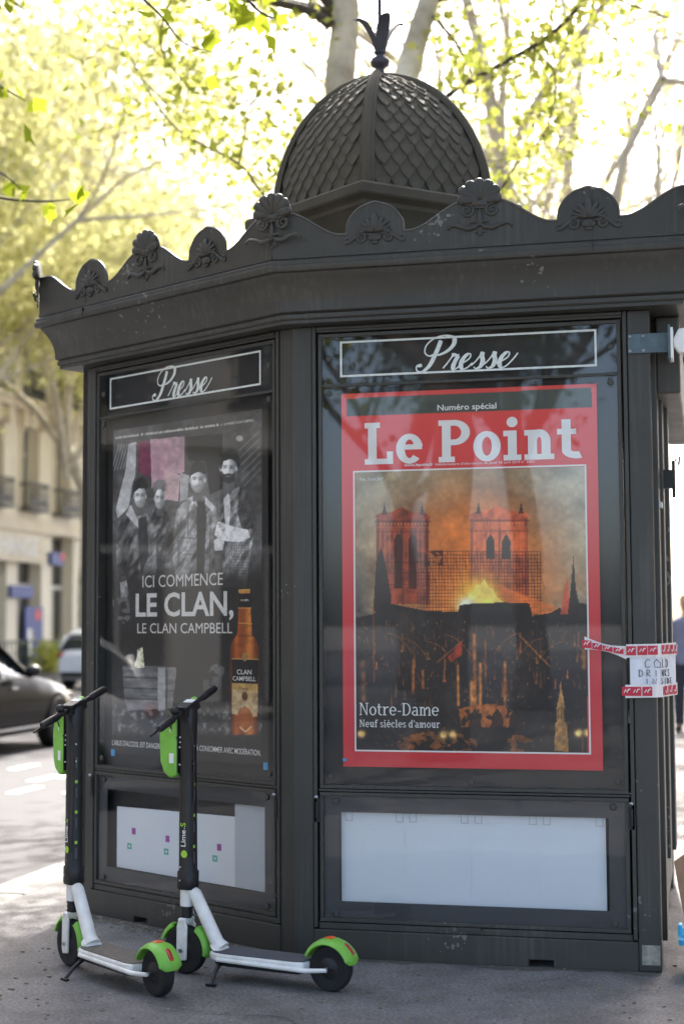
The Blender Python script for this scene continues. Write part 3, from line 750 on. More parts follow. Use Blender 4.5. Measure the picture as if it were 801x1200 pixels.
# ---- magazine cover
pu0, pu1, pz0, pz1 = .208, 1.300, .796, 2.395
A = Print('R', pu0, pu1, pz0, pz1, 316, 462); X, Y = A.X, A.Y
A.fill((206,44,52)); A.fill((228,74,60), np.clip((620-Y)/190, 0, .75))
A.fill((66,70,58), A.poly([(405,467),(692,454),(693.5,477),(405.5,488)]))
pic = [(414,551),(688.3,544.8),(689.5,884.6),(414.6,880)]; inn_ = [(416,552.6),(686.6,546.6),(687.8,882.6),(416.4,878.2)]
PM = A.poly(inn_).astype(float)
keep = A.C.copy()
n1 = fbm(X, Y*1.4, 60, 3); n2 = fbm(X, Y, 26, 9); n3 = fbm(X, Y, 7, 21, 3)
A.fill((150,140,116)); sm1 = fbm(X+30*n2, Y*1.3-20*n1, 46, 77, 5); A.fill((92,74,56), np.clip(sm1*3.4-1.4, 0, .62)*np.clip((Y-548)/40, .2, 1)); A.fill((196,186,160), np.clip(.95-sm1*2.4, 0, .6)); A.fill((178,176,158), np.clip((X-600)/60, 0, 1)*.85*np.clip(1.25-sm1, .4, 1))
A.fill((128,120,104), np.clip((Y-545)/40, 0, 1)*np.clip(1-(Y-545)/90, 0, 1)*.5*n2)
A.fill((206,120,62), np.clip(A.glow(545, 650, 75)*1.1*(.5+.8*n2), 0, .95)); A.fill((232,134,60), np.clip(A.glow(565, 690, 85)*1.2, 0, .95))
A.fill((92,100,100), np.clip((Y-690)/50, 0, 1)*np.clip((X-640)/30, 0, 1)); A.fill((88,80,74), np.clip((440-X)/20, 0, 1)*np.clip((Y-640)/60, 0, 1))
def tower(x0, x1, yt, yb, col, dk):
    t = A.poly([(x0,yb),(x0+1,yt+6),(x0-2,yt+4),(x0+5,yt),(x0+18,yt-1),((x0+x1)/2-2,yt-7),(x1-22,yt-1),(x1-4,yt),(x1+1,yt+5),(x1-2,yt+8),(x1,yb)])
    A.fill(col, t, .92); A.fill(dk, t*np.clip(n3*2-.8, 0, 1)*.7)
    for x in (x0+10, x1-9): A.fill((70,34,26), A.poly([(x-3,yt+2),(x,yt-12),(x+3,yt+2)]), .85)
    for x in (x0+2, x1-3, (x0+x1)/2): A.fill(dk, A.line(x, yt+8, x, yb, 2.0), .6)
    for q in range(int(x0)+6, int(x1)-4, 4): A.fill((230,150,90), A.line(q, yt+12, q, yt+14, 1.2), .6)
    [A.fill((232,140,84), A.line(q, yt+20, q, yt+64, .9)*np.clip(.3+n3, 0, 1), .5) for q in np.arange(x0+5, x1-3, 5.5)]; [A.fill(dk, A.line(x0, yt+e, x1, yt+e, .9), .55) for e in (22, 58, 70, 84)]; A.fill(dk, A.line(x0, yt+10, x1, yt+10, 1.3), .8); A.fill((214,120,74), A.line(x0+2, yt+17, x1-2, yt+17, 1.1), .5)
tower(440, 503, 601, 708, (170,76,46), (84,36,28)); tower(550, 619, 600, 700, (214,106,60), (120,52,34))
for x in (466, 483): A.fill((66,34,28), A.poly([(x-5,690),(x-5,632),(x,624),(x+5,632),(x+5,690)]), .85)
for x in (574, 592.5): A.fill((52,30,26), A.poly([(x-5,655),(x-5,634),(x,625),(x+5,634),(x+5,655)]), .95); A.fill((226,130,78), A.line(x-6.5, 655, x-6.5, 634, .8), .6)
for q in range(0, 19):
    yy = 646+q*4.1; x0, x1 = (489, 634) if q > 2 else (500, 632)
    A.fill((60,26,18), A.line(x0, yy, x1, yy+.6, .62), .62)
for q in range(0, 42):
    xx = 489+q*3.5; A.fill((54,24,16), A.line(xx, 646+(q % 5), xx, 720, .6), .6)
    if q % 3 == 0: A.fill((70,30,20), A.line(xx, 650, xx+12, 690, .5), .5)
A.fill((70,32,22), A.poly([(497,645),(519,645),(519,664),(497,664)])*(n3 > .42), .8)
fire = A.poly([(536,716),(543,706),(548,698),(553,694),(558,684),(562,686),(567,679),(572,688),(577,690),(581,699),(590,706),(600,720)])
A.fill((250,196,78), np.clip(A.glow(563, 702, 24)*1.5, 0, 1)); A.fill((255,222,110), fire*np.clip(.5+n2, 0, 1)); A.fill((255,246,210), np.clip(A.glow(546, 710, 9)*1.6, 0, 1))
A.fill((222,120,58), A.poly([(580,684),(652,712),(656,722),(596,716)]), .75)
roof = A.poly([(416,724),(436,720),(452,706),(470,710),(500,716),(536,717),(538,709),(555,707),(590,706),(620,707),(623,722),(645,718),(655,712),(664,720),(676,706),(688,708),(688,884),(416,880)])
A.fill((34,28,27), roof, .97); A.fill((74,66,62), roof*np.clip(n1*1.6-.7, 0, .7))
A.fill((44,26,22), A.poly([(437,716),(440,660),(446,640),(452,664),(458,700),(456,720)]), .95)
A.fill((196,86,56), A.poly([(656,720),(660,690),(664,676),(668,720)]), .85); A.fill((46,34,32), A.poly([(664,722),(668,690),(671,650),(674,690),(681,722)]), .95)
rs = random.Random(5)
for _ in range(46):                        # pinnacles and flying buttresses catching the light
    x = rs.uniform(430, 684); y = rs.uniform(735, 815); h_ = rs.uniform(8, 26); c_ = rs.choice([(196,116,52),(150,86,42),(112,70,42),(214,140,70)])
    A.fill(c_, A.poly([(x-1.6,y+h_),(x,y),(x+1.6,y+h_)])*np.clip(.4+n3, 0, 1), rs.uniform(.35,.85))
for x, y, d in ((470,748,1),(500,752,1),(520,744,1),(610,742,-1),(636,748,-1),(660,752,-1),(452,742,1)):
    for q in range(7): A.fill((170,100,48), A.line(x+d*q*4.5, y+q*q*.5, x+d*(q+1)*4.5, y+(q+1)**2*.5, .9), .55)
for _ in range(260): x = rs.uniform(420, 686); y = rs.uniform(728, 878); A.fill((214,146,76), np.clip(1.2-np.hypot((X-x)/.9, (Y-y)/rs.uniform(.7,2.0)), 0, 1)*(np.abs(X-x) < 4), rs.uniform(.2,.8))
for q in range(34): xx = 420+q*8; A.fill((60,44,38), A.line(xx, 726, xx+rs.uniform(-1,1), 800, .8), .5)
for (x, y0, y1, wd, c) in [(484,774,812,2.2,(206,124,58)),(495,786,806,2,(190,110,50)),(536,780,826,2.0,(214,140,66)),(555,744,832,3.0,(190,116,54)),(562,778,832,2.4,(214,136,64)),(568,750,800,1.6,(150,92,46)),(591,776,850,2.2,(196,120,58)),(425,776,820,4,(120,84,52)),(437,712,800,1.4,(130,80,44)),(683,762,782,3.4,(190,124,60)),(552,800,834,3,(226,150,76))]:
    A.fill(c, A.line(x, y0, x+rs.uniform(-1,1), y1, wd)*np.clip(.35+n3*1.1, 0, 1), .95)
for _ in range(120):
    x = rs.uniform(420, 686); y = rs.uniform(726, 800); L = rs.uniform(2, 9)
    A.fill((178,106,50), A.line(x, y, x+rs.uniform(-3,4), y+L, .7), rs.uniform(.2, .65))
for q in range(9): A.fill((196,126,62), A.line(608+q*4, 744+q*4.2, 612+q*4, 749+q*4.0, 1.1), .75)
A.fill((188,108,52), A.line(512, 776, 540, 752, 1.4), .7); A.fill((196,70,40), A.poly([(524,770),(541,752),(540,768),(528,776)]), .8)
A.fill((170,100,50), A.poly([(537,831),(556,826),(590,824),(614,848),(606,853),(540,852)])*(n3 > .40), .9)
for cxx in (556, 582, 603): A.fill((36,26,22), A.poly([(cxx-8,856),(cxx-6,838),(cxx,830),(cxx+6,838),(cxx+8,856)]), .8)
A.fill((150,92,46), (A.ell(512, 872, 46, 14)+A.ell(605, 872, 20, 10) > .3)*(n3 > .5), .75)
A.fill((196,146,84), A.poly([(649,880),(650,848),(652,846),(652,828),(655,812),(656,794),(658,812),(661,828),(661,846),(664,850),(665,881)])*np.clip(.55+n3*.8, 0, 1))
for x in (653.5, 657, 660.5): A.fill((70,48,32), A.line(x, 830, x, 842, .8), .8)
for (x, y) in ((519,861),(530,861),(677,859),(688,859),(423,860)): A.fill((250,200,120), np.clip(A.glow(x, y, 4.2)*1.4, 0, 1))
A.fill((120,80,50), A.line(682, 862, 682, 880, 1.0), .8)
tk = np.clip((Y-690)/40, .28, 1); tex = (1+tk*(.68*fbm(X, Y, 5, 91, 3)-.34))*(.84+.32*fbm(X, Y, 22, 95)); pc = np.clip((A.C*tex[..., None]-128)*1.12+126, 0, 255); A.C = keep*(1-PM[..., None])+pc*PM[..., None]
mag = tag(A.build('magazine_poster', .034), 'large red magazine cover poster showing a burning cathedral behind glass', 'poster')
def onposter(side, x, y, u0, z0):
    loc, rz = FACE[side]; nrm = (0,1,0) if side == 'R' else (sa, ca, 0)
    P = at_plane(x, y, nrm, .03); return ((P[0]-loc[0])*math.cos(rz)+(P[1]-loc[1])*math.sin(rz))-u0, P[2]-z0
def mp(x, y): return onposter('R', x, y, pu0, pz0)
pc_ = [mp(*p) for p in pic]; fx0 = (pc_[0][0]+pc_[3][0])/2; fx1 = (pc_[1][0]+pc_[2][0])/2; fz0 = (pc_[2][1]+pc_[3][1])/2; fz1 = (pc_[0][1]+pc_[1][1])/2
link('picture_border', frame_mesh(fx0, fx1, fz0, fz1, .0065, -.0012, -.0006, 'pb').mesh('picture_border'), M['poster_white'], mag)
x0, z0 = mp(427, 544.5); x1, _ = mp(677, 533)
put_slab(mag, 'title_lettering', 'Le Point', x0, z0, .180, x1-x0, .20, .13, M['poster_white'], gap=.03)
x0, z0 = mp(512, 481); x1, _ = mp(581, 477)
put_text(mag, 'heading_lettering', 'Numéro spécial', x0, z0, .026, x1-x0, .012)
x0, z0 = mp(473, 546.5); x1, _ = mp(532, 544)
put_text(mag, 'web_lettering', 'www.lepoint.fr', x0, z0, .013, .125, .02)
put_text(mag, 'date_lettering', "Hebdomadaire d'information du jeudi 18 avril 2019 n° 2433", x0+.135, z0, .011, .42, .0)
x0, z0 = mp(421.5, 563.5); put_text(mag, 'place_lettering', 'Paris, 15 avril 2019', x0, z0, .014, .10, .0)
x0, z0 = mp(421, 838); x1, _ = mp(514, 838.5)
put_slab(mag, 'headline_lettering', 'Notre-Dame', x0, z0, .052, x1-x0, .125, .065, M['poster_white'], gap=.05)
x0, z0 = mp(421, 852); x1, _ = mp(515, 852.5)
put_slab(mag, 'subtitle_lettering', "Neuf siècles d'amour", x0, z0, .031, x1-x0, .15, .08, M['poster_white'], gap=.07)
link('corner_clip', MB().box(-.002,.016,-.004,-.001,.022,.034).mesh('corner_clip'), M['blue_clip'], mag)

# ---- whisky advertisement: four men in grey, bottle in colour
qu0, qu1, qz0, qz1 = .205, 1.325, .782, 2.362
B_ = Print('L', qu0, qu1, qz0, qz1, 316, 446); X, Y = B_.X, B_.Y
c3 = lambda *p: [(120+x/4.005, 490+y/4.005) for x, y in p]
c4 = lambda *p: [(120+x/4.005, 680+y/4.005) for x, y in p]
g = lambda v, t=0: (v+t, v, v-t)
n1 = fbm(X, Y, 40, 31); n2 = fbm(X, Y, 12, 41); n3 = fbm(X, Y, 4.5, 51, 3)
B_.fill(g(44)); B_.fill(g(84), np.clip(n1*2-.7, 0, .8)*np.clip(.4+n3, 0, 1)); B_.fill(g(16), np.clip((Y-720)/40, 0, .75)*np.clip(1-(Y-800)/80, .2, 1))
B_.fill(g(150), B_.poly(c3((120,120),(156,112),(152,270),(140,300),(120,420),(70,470),(60,430),(105,250)))*np.clip(.6+n2*.5, 0, 1))
for q in range(7): p = c3((40+q*14, 250-q*4), (75+q*13, 125)); B_.fill(g(130), B_.line(*p[0], *p[1], .7), .7)
B_.fill((142,108,118), B_.poly(c3((222,100),(382,84),(382,250),(300,280),(228,330)))*np.clip(.55+.5*n2, 0, 1))
st = (np.sin((X*1.0+Y*1.2)*1.6) > .2); B_.fill(g(178), B_.poly(c3((222,100),(382,84),(382,250),(300,280),(228,330)))*st, .28)
B_.fill((96,32,58), B_.poly(c3((165,110),(220,102),(228,250),(215,280),(165,250))), .7)
B_.fill((150,128,130), B_.poly(c3((288,240),(362,268),(352,390),(285,380)))*np.clip(.5+n2*.6, 0, 1)); B_.fill(g(124), B_.poly(c3((362,255),(405,270),(395,380),(362,390))))
for q in range(6): p = c3((640+q*4, 150+q*34), (735, 60+q*36)); B_.fill(g(92), B_.line(*p[0], *p[1], 1.1), .8)
B_.fill(g(120), B_.ell(*c3((640,95))[0], 4, 3.5))
B_.fill(g(20), B_.poly(c3((390,90),(560,70),(560,330),(500,360),(480,200),(400,200))), .85)
wx_ = 5*fbm(X, Y, 14, 63, 2); fold = np.clip(.05+1.25*fbm((X+.55*Y)*1.7+wx_, (Y-.45*X)*.55+wx_, 9, 61, 3)+.55*(fbm(X*.8-Y*.5, Y*.5+X, 13, 66, 2)-.5), .14, 1.3)
def cloth(pts, v, crop=c3, k=1.0):
    mk = B_.poly(crop(*pts)); B_.C = np.where(mk[..., None], (v*fold*k*(.88+.24*n3))[..., None]*np.ones(3), B_.C); return mk
def face(cx, cy, rx, ry, v, beard=0):
    (cx, cy), = c3((cx, cy)); rx /= 4.005; ry /= 4.005
    B_.fill(g(v*.42), B_.poly([(cx-rx*.62,cy+ry*.4),(cx+rx*.62,cy+ry*.4),(cx+rx*.75,cy+ry*1.75),(cx-rx*.7,cy+ry*1.75)]), .95)
    B_.fill(g(v), B_.ell(cx, cy, rx, ry)); B_.fill(g(v*.45), B_.ell(cx, cy, rx, ry)*np.clip((X-cx)/rx*.9+.1, 0, .8))
    for s in (-1, 1):
        B_.fill(g(v*.55), B_.ell(cx+s*rx*.42, cy-ry*.14, rx*.34, ry*.17, .6), .7); B_.fill(g(48), B_.ell(cx+s*rx*.42, cy-ry*.10, rx*.16, ry*.06), .7); B_.fill(g(70), B_.line(cx+s*rx*.15, cy-ry*.25, cx+s*rx*.7, cy-ry*.27, .6), .7)
        B_.fill(g(v*.75), B_.ell(cx+s*rx*1.02, cy, rx*.16, ry*.2))
    B_.fill(g(v*.6), B_.line(cx+rx*.14, cy-ry*.1, cx+rx*.18, cy+ry*.28, .8), .7); B_.fill(g(v*1.15), B_.line(cx, cy-ry*.1, cx, cy+ry*.25, .6), .6)
    B_.fill(g(v*.5), B_.line(cx-rx*.32, cy+ry*.52, cx+rx*.34, cy+ry*.52, .6), .7); B_.fill(g(v*.6), B_.ell(cx+rx*.1, cy+ry*.36, rx*.3, ry*.07, .6), .5); B_.fill(g(v*.5), B_.ell(cx, cy, rx, ry)*np.clip((Y-cy)/ry*.9-.1, 0, .6)); B_.fill(g(v*1.12), B_.ell(cx-rx*.35, cy+ry*.12, rx*.3, ry*.25, .8), .5)
    if beard:
        B_.fill(g(46), B_.poly([(cx-rx,cy+ry*.1),(cx-rx*.55,cy+ry*.42),(cx,cy+ry*.34),(cx+rx*.55,cy+ry*.42),(cx+rx,cy+ry*.1),(cx+rx*.8,cy+ry*.9),(cx,cy+ry*1.2),(cx-rx*.8,cy+ry*.9)]), beard)
        B_.fill(g(120), B_.line(cx-rx*.3, cy+ry*.58, cx+rx*.3, cy+ry*.58, .9), .7)
# second man, behind
cloth([(232,430),(262,420),(300,440),(330,520),(350,700),(345,730),(290,700),(250,590),(225,480)], 92)
face(266, 378, 24, 47, 168); B_.fill(g(92), B_.poly(c3((236,350),(234,310),(252,290),(285,288),(300,310),(296,345),(280,330),(250,335)))*np.clip(.4+n3, 0, 1))
# first man
cloth([(60,600),(72,510),(90,460),(120,440),(150,430),(200,445),(232,480),(250,560),(252,690),(240,900),(110,900),(118,760),(70,740)], 104)
B_.fill(g(150), B_.poly(c3((108,452),(130,405),(160,470),(170,520),(150,500))), .85); B_.fill(g(40), B_.poly(c3((165,470),(205,460),(215,640),(180,740),(165,600))), .85)
face(174, 368, 27, 50, 176); B_.fill(g(32), B_.poly(c3((139,350),(143,310),(160,284),(180,276),(200,288),(212,322),(206,332),(170,330),(146,348))))
B_.fill(g(116), B_.poly(c3((82,745),(108,740),(115,800),(105,830),(85,830)))); B_.fill(g(60), B_.line(*c3((112,520))[0], *c3((118,720))[0], 1.0), .7)
# fourth man
cloth([(545,370),(590,345),(640,320),(672,345),(698,400),(705,560),(690,640),(672,800),(560,790),(562,640),(528,560)], 138)
pl_ = (np.sin(X*2.3) > .35) | (np.sin(Y*1.9) > .5); B_.fill(g(56), B_.poly(c3((600,580),(690,560),(690,640),(672,800),(580,790))) & pl_, .5)
cloth([(640,318),(672,340),(700,400),(705,520),(650,520),(630,440)], 70)
B_.fill(g(186), B_.poly(c3((565,380),(590,350),(598,420),(590,520),(575,520))), .7)
face(588, 238, 36, 60, 180, .9); B_.fill(g(38), B_.poly(c3((549,240),(550,185),(574,151),(605,145),(633,164),(642,215),(635,245),(626,206),(600,193),(566,200),(556,238))))
B_.fill(g(176), B_.poly(c3((518,500),(545,485),(600,505),(680,525),(690,560),(640,582),(560,575),(520,545)))*np.clip(.45+n3*.9, 0, 1)); B_.fill(g(150), B_.poly(c3((512,580),(540,560),(570,575),(560,620),(525,620))))
# third man
cloth([(335,520),(345,430),(400,372),(430,365),(480,365),(528,410),(540,470),(520,560),(528,800),(345,800),(328,660)], 128)
B_.fill(g(34), B_.poly(c3((440,390),(478,385),(486,470),(470,800),(440,800))), .9); B_.fill(g(164), B_.poly(c3((480,370),(525,415),(515,440),(478,400))), .8); B_.fill(g(150), B_.poly(c3((402,378),(425,360),(448,420),(430,400))), .7)
for p in ([(350,500),(355,690)], [(400,420),(398,560)], [(505,470),(500,700)], [(360,560),(430,565)], [(375,640),(430,636)]): q = c3(*p); B_.fill(g(48), B_.line(*q[0], *q[1], .8), .75)
face(444, 292, 34, 56, 176, .12); B_.fill(g(34), B_.poly(c3((405,276),(409,235),(424,207),(450,197),(476,211),(486,252),(482,266),(446,252),(420,264))))
B_.fill(g(22), np.clip((Y-660)/28, 0, .8)*(Y < 780))
# hand, crate and gravel below
B_.fill(g(120), B_.poly(c4((80,10),(110,0),(120,60),(108,100),(85,90)))*np.clip(.4+n3, 0, 1)); B_.fill(g(66), B_.poly(c4((40,90),(110,60),(135,160),(110,210),(60,180)))*(n3 > .5))
cr_ = B_.poly(c4((92,402),(130,398),(340,408),(345,420),(325,600),(120,612),(100,560))); B_.fill(g(96), cr_*np.clip(.3+.9*fbm(X*.6, Y*3, 10, 71), 0, 1)); 
for yy in (455, 505, 555): q = c4((100, yy), (270, yy+6)); B_.fill(g(28), B_.line(*q[0], *q[1], .9), .9)
B_.fill(g(128), B_.poly(c4((258,412),(292,410),(290,610),(258,612)))*np.clip(.4+n2, 0, 1), .85); B_.fill(g(30), B_.line(*c4((300,420))[0], *c4((298,600))[0], 1.0))
B_.fill((182,176,150), B_.poly(c4((140,330),(185,315),(195,410),(150,412)))*np.clip(.3+n3, 0, 1)); B_.fill(g(30), B_.ell(*c4((125,340))[0], 9, 15))
B_.fill(g(92), np.clip((Y-822)/16, 0, 1)*np.clip(n3*3.4-1.75, 0, 1)*(Y < 868)); B_.fill(g(22), np.clip((Y-856)/8, 0, 1), .9)
B_.fill(g(64), B_.ell(*c4((535,425))[0], 9, 8)*(n3 > .5)); B_.fill(g(52), B_.poly(c4((470,455),(560,450),(555,510),(470,520)))*(n2 > .45))
# bottle
bot = B_.poly(c4((598,725),(594,320),(605,285),(630,255),(636,130),(640,45),(688,45),(692,130),(698,255),(722,285),(732,320),(728,725)))
cxb, hw = 120+663/4.005, 17.0
tb = (X-cxb)/hw
amb = np.stack([150+70*np.exp(-((tb-.35)/.25)**2)+40*np.exp(-((tb+.6)/.2)**2), 74+60*np.exp(-((tb-.35)/.25)**2)+22*np.exp(-((tb+.6)/.2)**2), 28+30*np.exp(-((tb-.35)/.25)**2)], -1)*(1-.45*np.clip(np.abs(tb)-.55, 0, .45)/.45)[..., None]
B_.C = np.where(bot[..., None], amb*(.8+.3*n2)[..., None], B_.C)
B_.fill((28,24,24), B_.poly(c4((638,62),(690,62),(692,128),(636,128)))); B_.fill((200,140,70), B_.poly(c4((638,42),(690,42),(690,60),(638,60))))
B_.fill((210,160,90), B_.line(*c4((636,130))[0], *c4((692,130))[0], .9), .9); B_.fill((236,190,110), B_.line(*c4((636,200))[0], *c4((698,204))[0], .7), .7); B_.fill((90,36,14), B_.line(*c4((636,260))[0], *c4((700,262))[0], .9), .7)
B_.fill((20,20,24), B_.poly(c4((604,368),(728,372),(726,488),(604,482)))); B_.fill((204,164,96), B_.line(*c4((604,368))[0], *c4((728,372))[0], .7))
B_.fill((196,158,92), B_.poly(c4((604,482),(726,488),(726,520),(604,512)))); B_.fill((198,176,134), B_.poly(c4((604,512),(726,520),(724,640),(700,640),(690,605),(665,590),(640,605),(630,632),(606,628)))*np.clip(.55+n3*.7, 0, 1))
B_.fill((170,92,36), B_.ell(*c4((665,650))[0], 9, 13)*np.clip(.5+n2, 0, 1)); B_.fill((240,214,160), B_.line(*c4((642,690))[0], *c4((668,712))[0], 1.0)); B_.fill((240,214,160), B_.line(*c4((668,712))[0], *c4((694,688))[0], 1.0))
B_.fill((150,120,72), B_.ell(*c4((665,360))[0], 3, 5)); B_.fill((96,62,30), B_.ell(*c4((665,545))[0], 3.5, 5))
B_.C = np.where(bot[..., None], B_.C, np.clip(B_.C*1.42, 0, 235))*(.86+.30*n3)[..., None]
B_.fill(g(30), np.clip((131.2-X)/.6, 0, 1)+np.clip((X-305.6)/.6, 0, 1)+np.clip((505-Y-(X-126)*.14)/1.5, 0, 0))
adp = tag(B_.build('whisky_poster', .034), 'dark advertising poster of four men and an amber bottle behind glass', 'poster')
def ap(x, y): return onposter('L', x, y, qu0, qz0)
def ad_text(name, s, a, b, hgt, bold, m=None, **k):
    x0, z0 = ap(*a); x1, z1 = ap(*b); o = put_text(adp, name, s, x0, z0, hgt, x1-x0, bold, m, **k)
    return o
ad_text('slogan_lettering', 'ICI COMMENCE', (166.5,688.5), (260.5,683), .060, .0, M['grunge_white'])
ad_text('slogan_lettering', 'LE CLAN,', (158.5,722), (273,719), .112, .022, M['grunge_white'])
ad_text('slogan_lettering', 'LE CLAN CAMPBELL', (160.5,742), (271.5,740.5), .050, .0, M['grunge_white'])
ad_text('warning_lettering', "L'ABUS D'ALCOOL EST DANGEREUX POUR LA SANTÉ", (131,873), (226,878), .026, .004)
ad_text('warning_lettering', 'À CONSOMMER AVEC MODÉRATION.', (229,879.5), (305,886), .026, .004)
ad_text('credit_lettering', 'LE WHISKY CLAN CAMPBELL', (262,498.5), (297,493.5), .012, .004)
xa, za = ap(135, 514.5); xb, zb_ = ap(259, 498.8); crd = MB(); xq = xa        # credit line too small to read: broken ticks
rq = random.Random(3)
while xq < xb:
    wq = rq.uniform(.004, .007)
    if rq.random() > .14: crd.box(xq, xq+wq*.7, -.0014, -.0008, za+(zb_-za)*(xq-xa)/(xb-xa), za+(zb_-za)*(xq-xa)/(xb-xa)+rq.uniform(.008,.013))
    xq += wq+.002
tag(link('credit_lettering', crd.mesh('credit_lettering'), M['poster_white'], adp), kind='stuff')
ad_text('label_lettering', 'CLAN', (277,790), (294,790), .022, .008); ad_text('label_lettering', 'CAMPBELL', (272.2,797.5), (299,798), .021, .004)
ad_text('label_lettering', 'CLAN CAMPBELL', (281,704.5), (291,704.5), .009, .01)
ad_text('label_lettering', 'Dark', (280,808), (290,808), .014, .0, M['ink'])
for x in (.0, qu1-qu0-.03): link('corner_clip', MB().box(x, x+.028, -.004, -.001, -.016, .016).mesh('corner_clip'), M['blue_clip'], adp)

# ---- paper in the lower cases
def sheet(side, name, pts, y, m, label, cat, th=.0012):
    loc, rz = FACE[side]; c, s = math.cos(rz), math.sin(rz); u0 = pts[0][0]; z0 = min(p[1] for p in pts)
    me = MB().prism_y([(u-u0, z-z0) for u, z in pts], 0, th).mesh(name)
    return tag(link(name, me, m, None, loc=(loc[0]+c*u0-s*y, loc[1]+s*u0+c*y, z0), rz=rz), label, cat)
pL = sheet('L', 'paper_sheet', [(.243,.235),(1.335,.235),(1.335,.56),(1.10,.545),(.243,.525)], .040, M['paper'], 'white paper with magenta and teal squares in the lower left case', 'paper')
for (x, y, m) in [(157,974,'magenta'),(196.5,983,'magenta'),(257,993,'magenta'),(152,991.5,'teal'),(195,998,'teal'),(252,1006,'teal')]:
    P = at_plane(x, y, (sa, ca, 0), .04); u = (P[0]-VL[0])*ca+(P[1]-VL[1])*-sa-.243; z = P[2]-.235
    me = frame_mesh(u-.016, u+.016, z-.014, z+.014, .008, -.0012, -.0006, 'q').mesh('square_mark') if m == 'teal' else MB().box(u-.014,u+.014,-.0012,-.0006,z-.015,z+.015).mesh('square_mark')
    link('square_mark', me, M[m], pL)
M['paper_grey'] = mat('grey_paper', rgb(176,182,188), .7, var=.04, scale=2.5)
sheet('L', 'paper_sheet', [(1.105,.237),(1.345,.237),(1.345,.635),(1.105,.63)], .034, M['paper_grey'], 'greyer loose paper overlapping the marked sheet beside the corner post', 'paper')
for k, (a, b) in enumerate([(.196,.474),(.472,.750),(.748,1.034),(1.032,1.306)]):
    pr = sheet('R', 'paper_sheet', [(a,.225+.001*k),(b,.222+.001*k),(b,.612),(a,.612)], .040-.0022*(k % 2), M['paper'],
        ['blank white sheet pinned in the lower case next to the corner post', 'blank white sheet second from the corner post in the lower case', 'blank white sheet third from the corner post in the lower case', 'blank white sheet in the lower case next to the taped post'][k], 'paper')
    for xx in (.02, b-a-.04): link('wire_clip', frame_mesh(xx, xx+.03, .345, .385, .0022, -.003, -.001, 'c').mesh('wire_clip'), M['steel'], pr)

# ------------------------------------------------------------------ notice, tape, sign bracket, basket
def wrap_path(u):                     # along the right post front, then round its edge to the side
    if u <= W+.006: return (u, -.0075)
    e = u-(W+.006)
    if e < .17: return (W+.006+.36*e, -.0075+.93*e)
    return (W+.067, -.0075+.158+(e-.17))
def wrapped(u0, u1, zt, zb, off, n=14, wob=0.0, seed=1):
    m = MB(); r = random.Random(seed); v = []; f = []
    for i in range(n+1):
        u = u0+(u1-u0)*i/n; x, y = wrap_path(u); o = off+abs(r.uniform(0, wob))
        if u <= W+.006: y -= o
        else: x += o*.93; y -= o*.36
        t = i/n
        a, b = zt(t), zb(t)
        v += [(x, y, b), (x, y, a)]
    for i in range(n): f.append((2*i, 2*i+2, 2*i+3, 2*i+1))
    return m.add(v, f)
note = tag(empty('paper_notice', (1.415, 0, 1.11)), 'handwritten white paper notice wrapped round the right kiosk post with tape', 'notice')
def sh(m, d): m.v = [(x-d[0], y-d[1], z-d[2]) for x, y, z in m.v]; return m
ND = (1.415, 0, 1.11)
build('paper', sh(wrapped(1.418, 1.74, lambda t: 1.30, lambda t: 1.115+.004*math.sin(t*9), .004, 20, .006), ND), M['paper2'], note, smooth='all')
tp = tag(empty('barrier_tape', (1.24, 0, 1.11)), 'white tape with red squares stretched over glass and notice', 'tape')
TD = (1.24, 0, 1.11)
tt = lambda u: 1.335-.062*min(1, (u-1.235)/.17)
m = MB(); v = []; f = []
for i in range(10):
    u = 1.235+(1.405-1.235)*i/9; tw = 1-.45*math.sin(math.pi*i/9)
    zc_ = 1.318-.040*i/9; y = .006-.020*i/9
    v += [(u, y-.004*math.sin(i), zc_-.027*tw), (u, y+.003*math.sin(i*1.7), zc_+.027*tw)]
for i in range(9): f.append((2*i, 2*i+2, 2*i+3, 2*i+1))
build('upper_strip', sh(MB().add(v, f), TD), M['tape'], tp, smooth='all')
build('upper_strip', sh(wrapped(1.405, 1.74, lambda t: 1.312+.006*t, lambda t: 1.258+.008*t, .0125, 20, .002, 4), TD), M['tape'], tp)
build('lower_strip', sh(wrapped(1.398, 1.74, lambda t: 1.148+.004*t, lambda t: 1.095+.008*t, .0125, 20, .002, 6), TD), M['tape'], tp)
def mark(u, z, tw=1.0, yoff=.0155, tilt=0):
    m = MB(); a = .0195
    if u < W-.005:
        y = -.0075-yoff
        m.prism_y([(u-a, z-a*.95*tw), (u+a, z-a*.95*tw+tilt), (u+a, z+a*.95*tw+tilt), (u-a, z+a*.95*tw)], y-.0006, y)
        m2 = MB().tube([(u-a*.6, y-.001, z-a*.3), (u-a*.2, y-.001, z+a*.35*tw), (u+a*.05, y-.001, z-a*.2), (u+a*.35, y-.001, z+a*.4*tw), (u+a*.75, y-.001, z+a*.5*tw)], [.0018,.003,.0028,.003,.0015], 5, flat=1.0)
    else:
        (xa_, ya_), (xb_, yb_) = wrap_path(u-a), wrap_path(u+a); o_ = yoff+.001
        q_ = [(xa_+o_, ya_-.002, z-a*.95), (xb_+o_, yb_-.002, z-a*.95), (xb_+o_, yb_-.002, z+a*.95), (xa_+o_, ya_-.002, z+a*.95)]
        m.add(q_, [(0,1,2,3)]); m2 = MB().tube([tuple(Vector(q_[0]).lerp(Vector(q_[2]), k_)+Vector((.001,-.001,.01*math.sin(k_*9)))) for k_ in (.2,.4,.6,.8)], .002, 5)
    o = build('red_square', sh(m, TD), M['tape_red'], tp); build('white_scribble', sh(m2, TD), M['tape'], o)
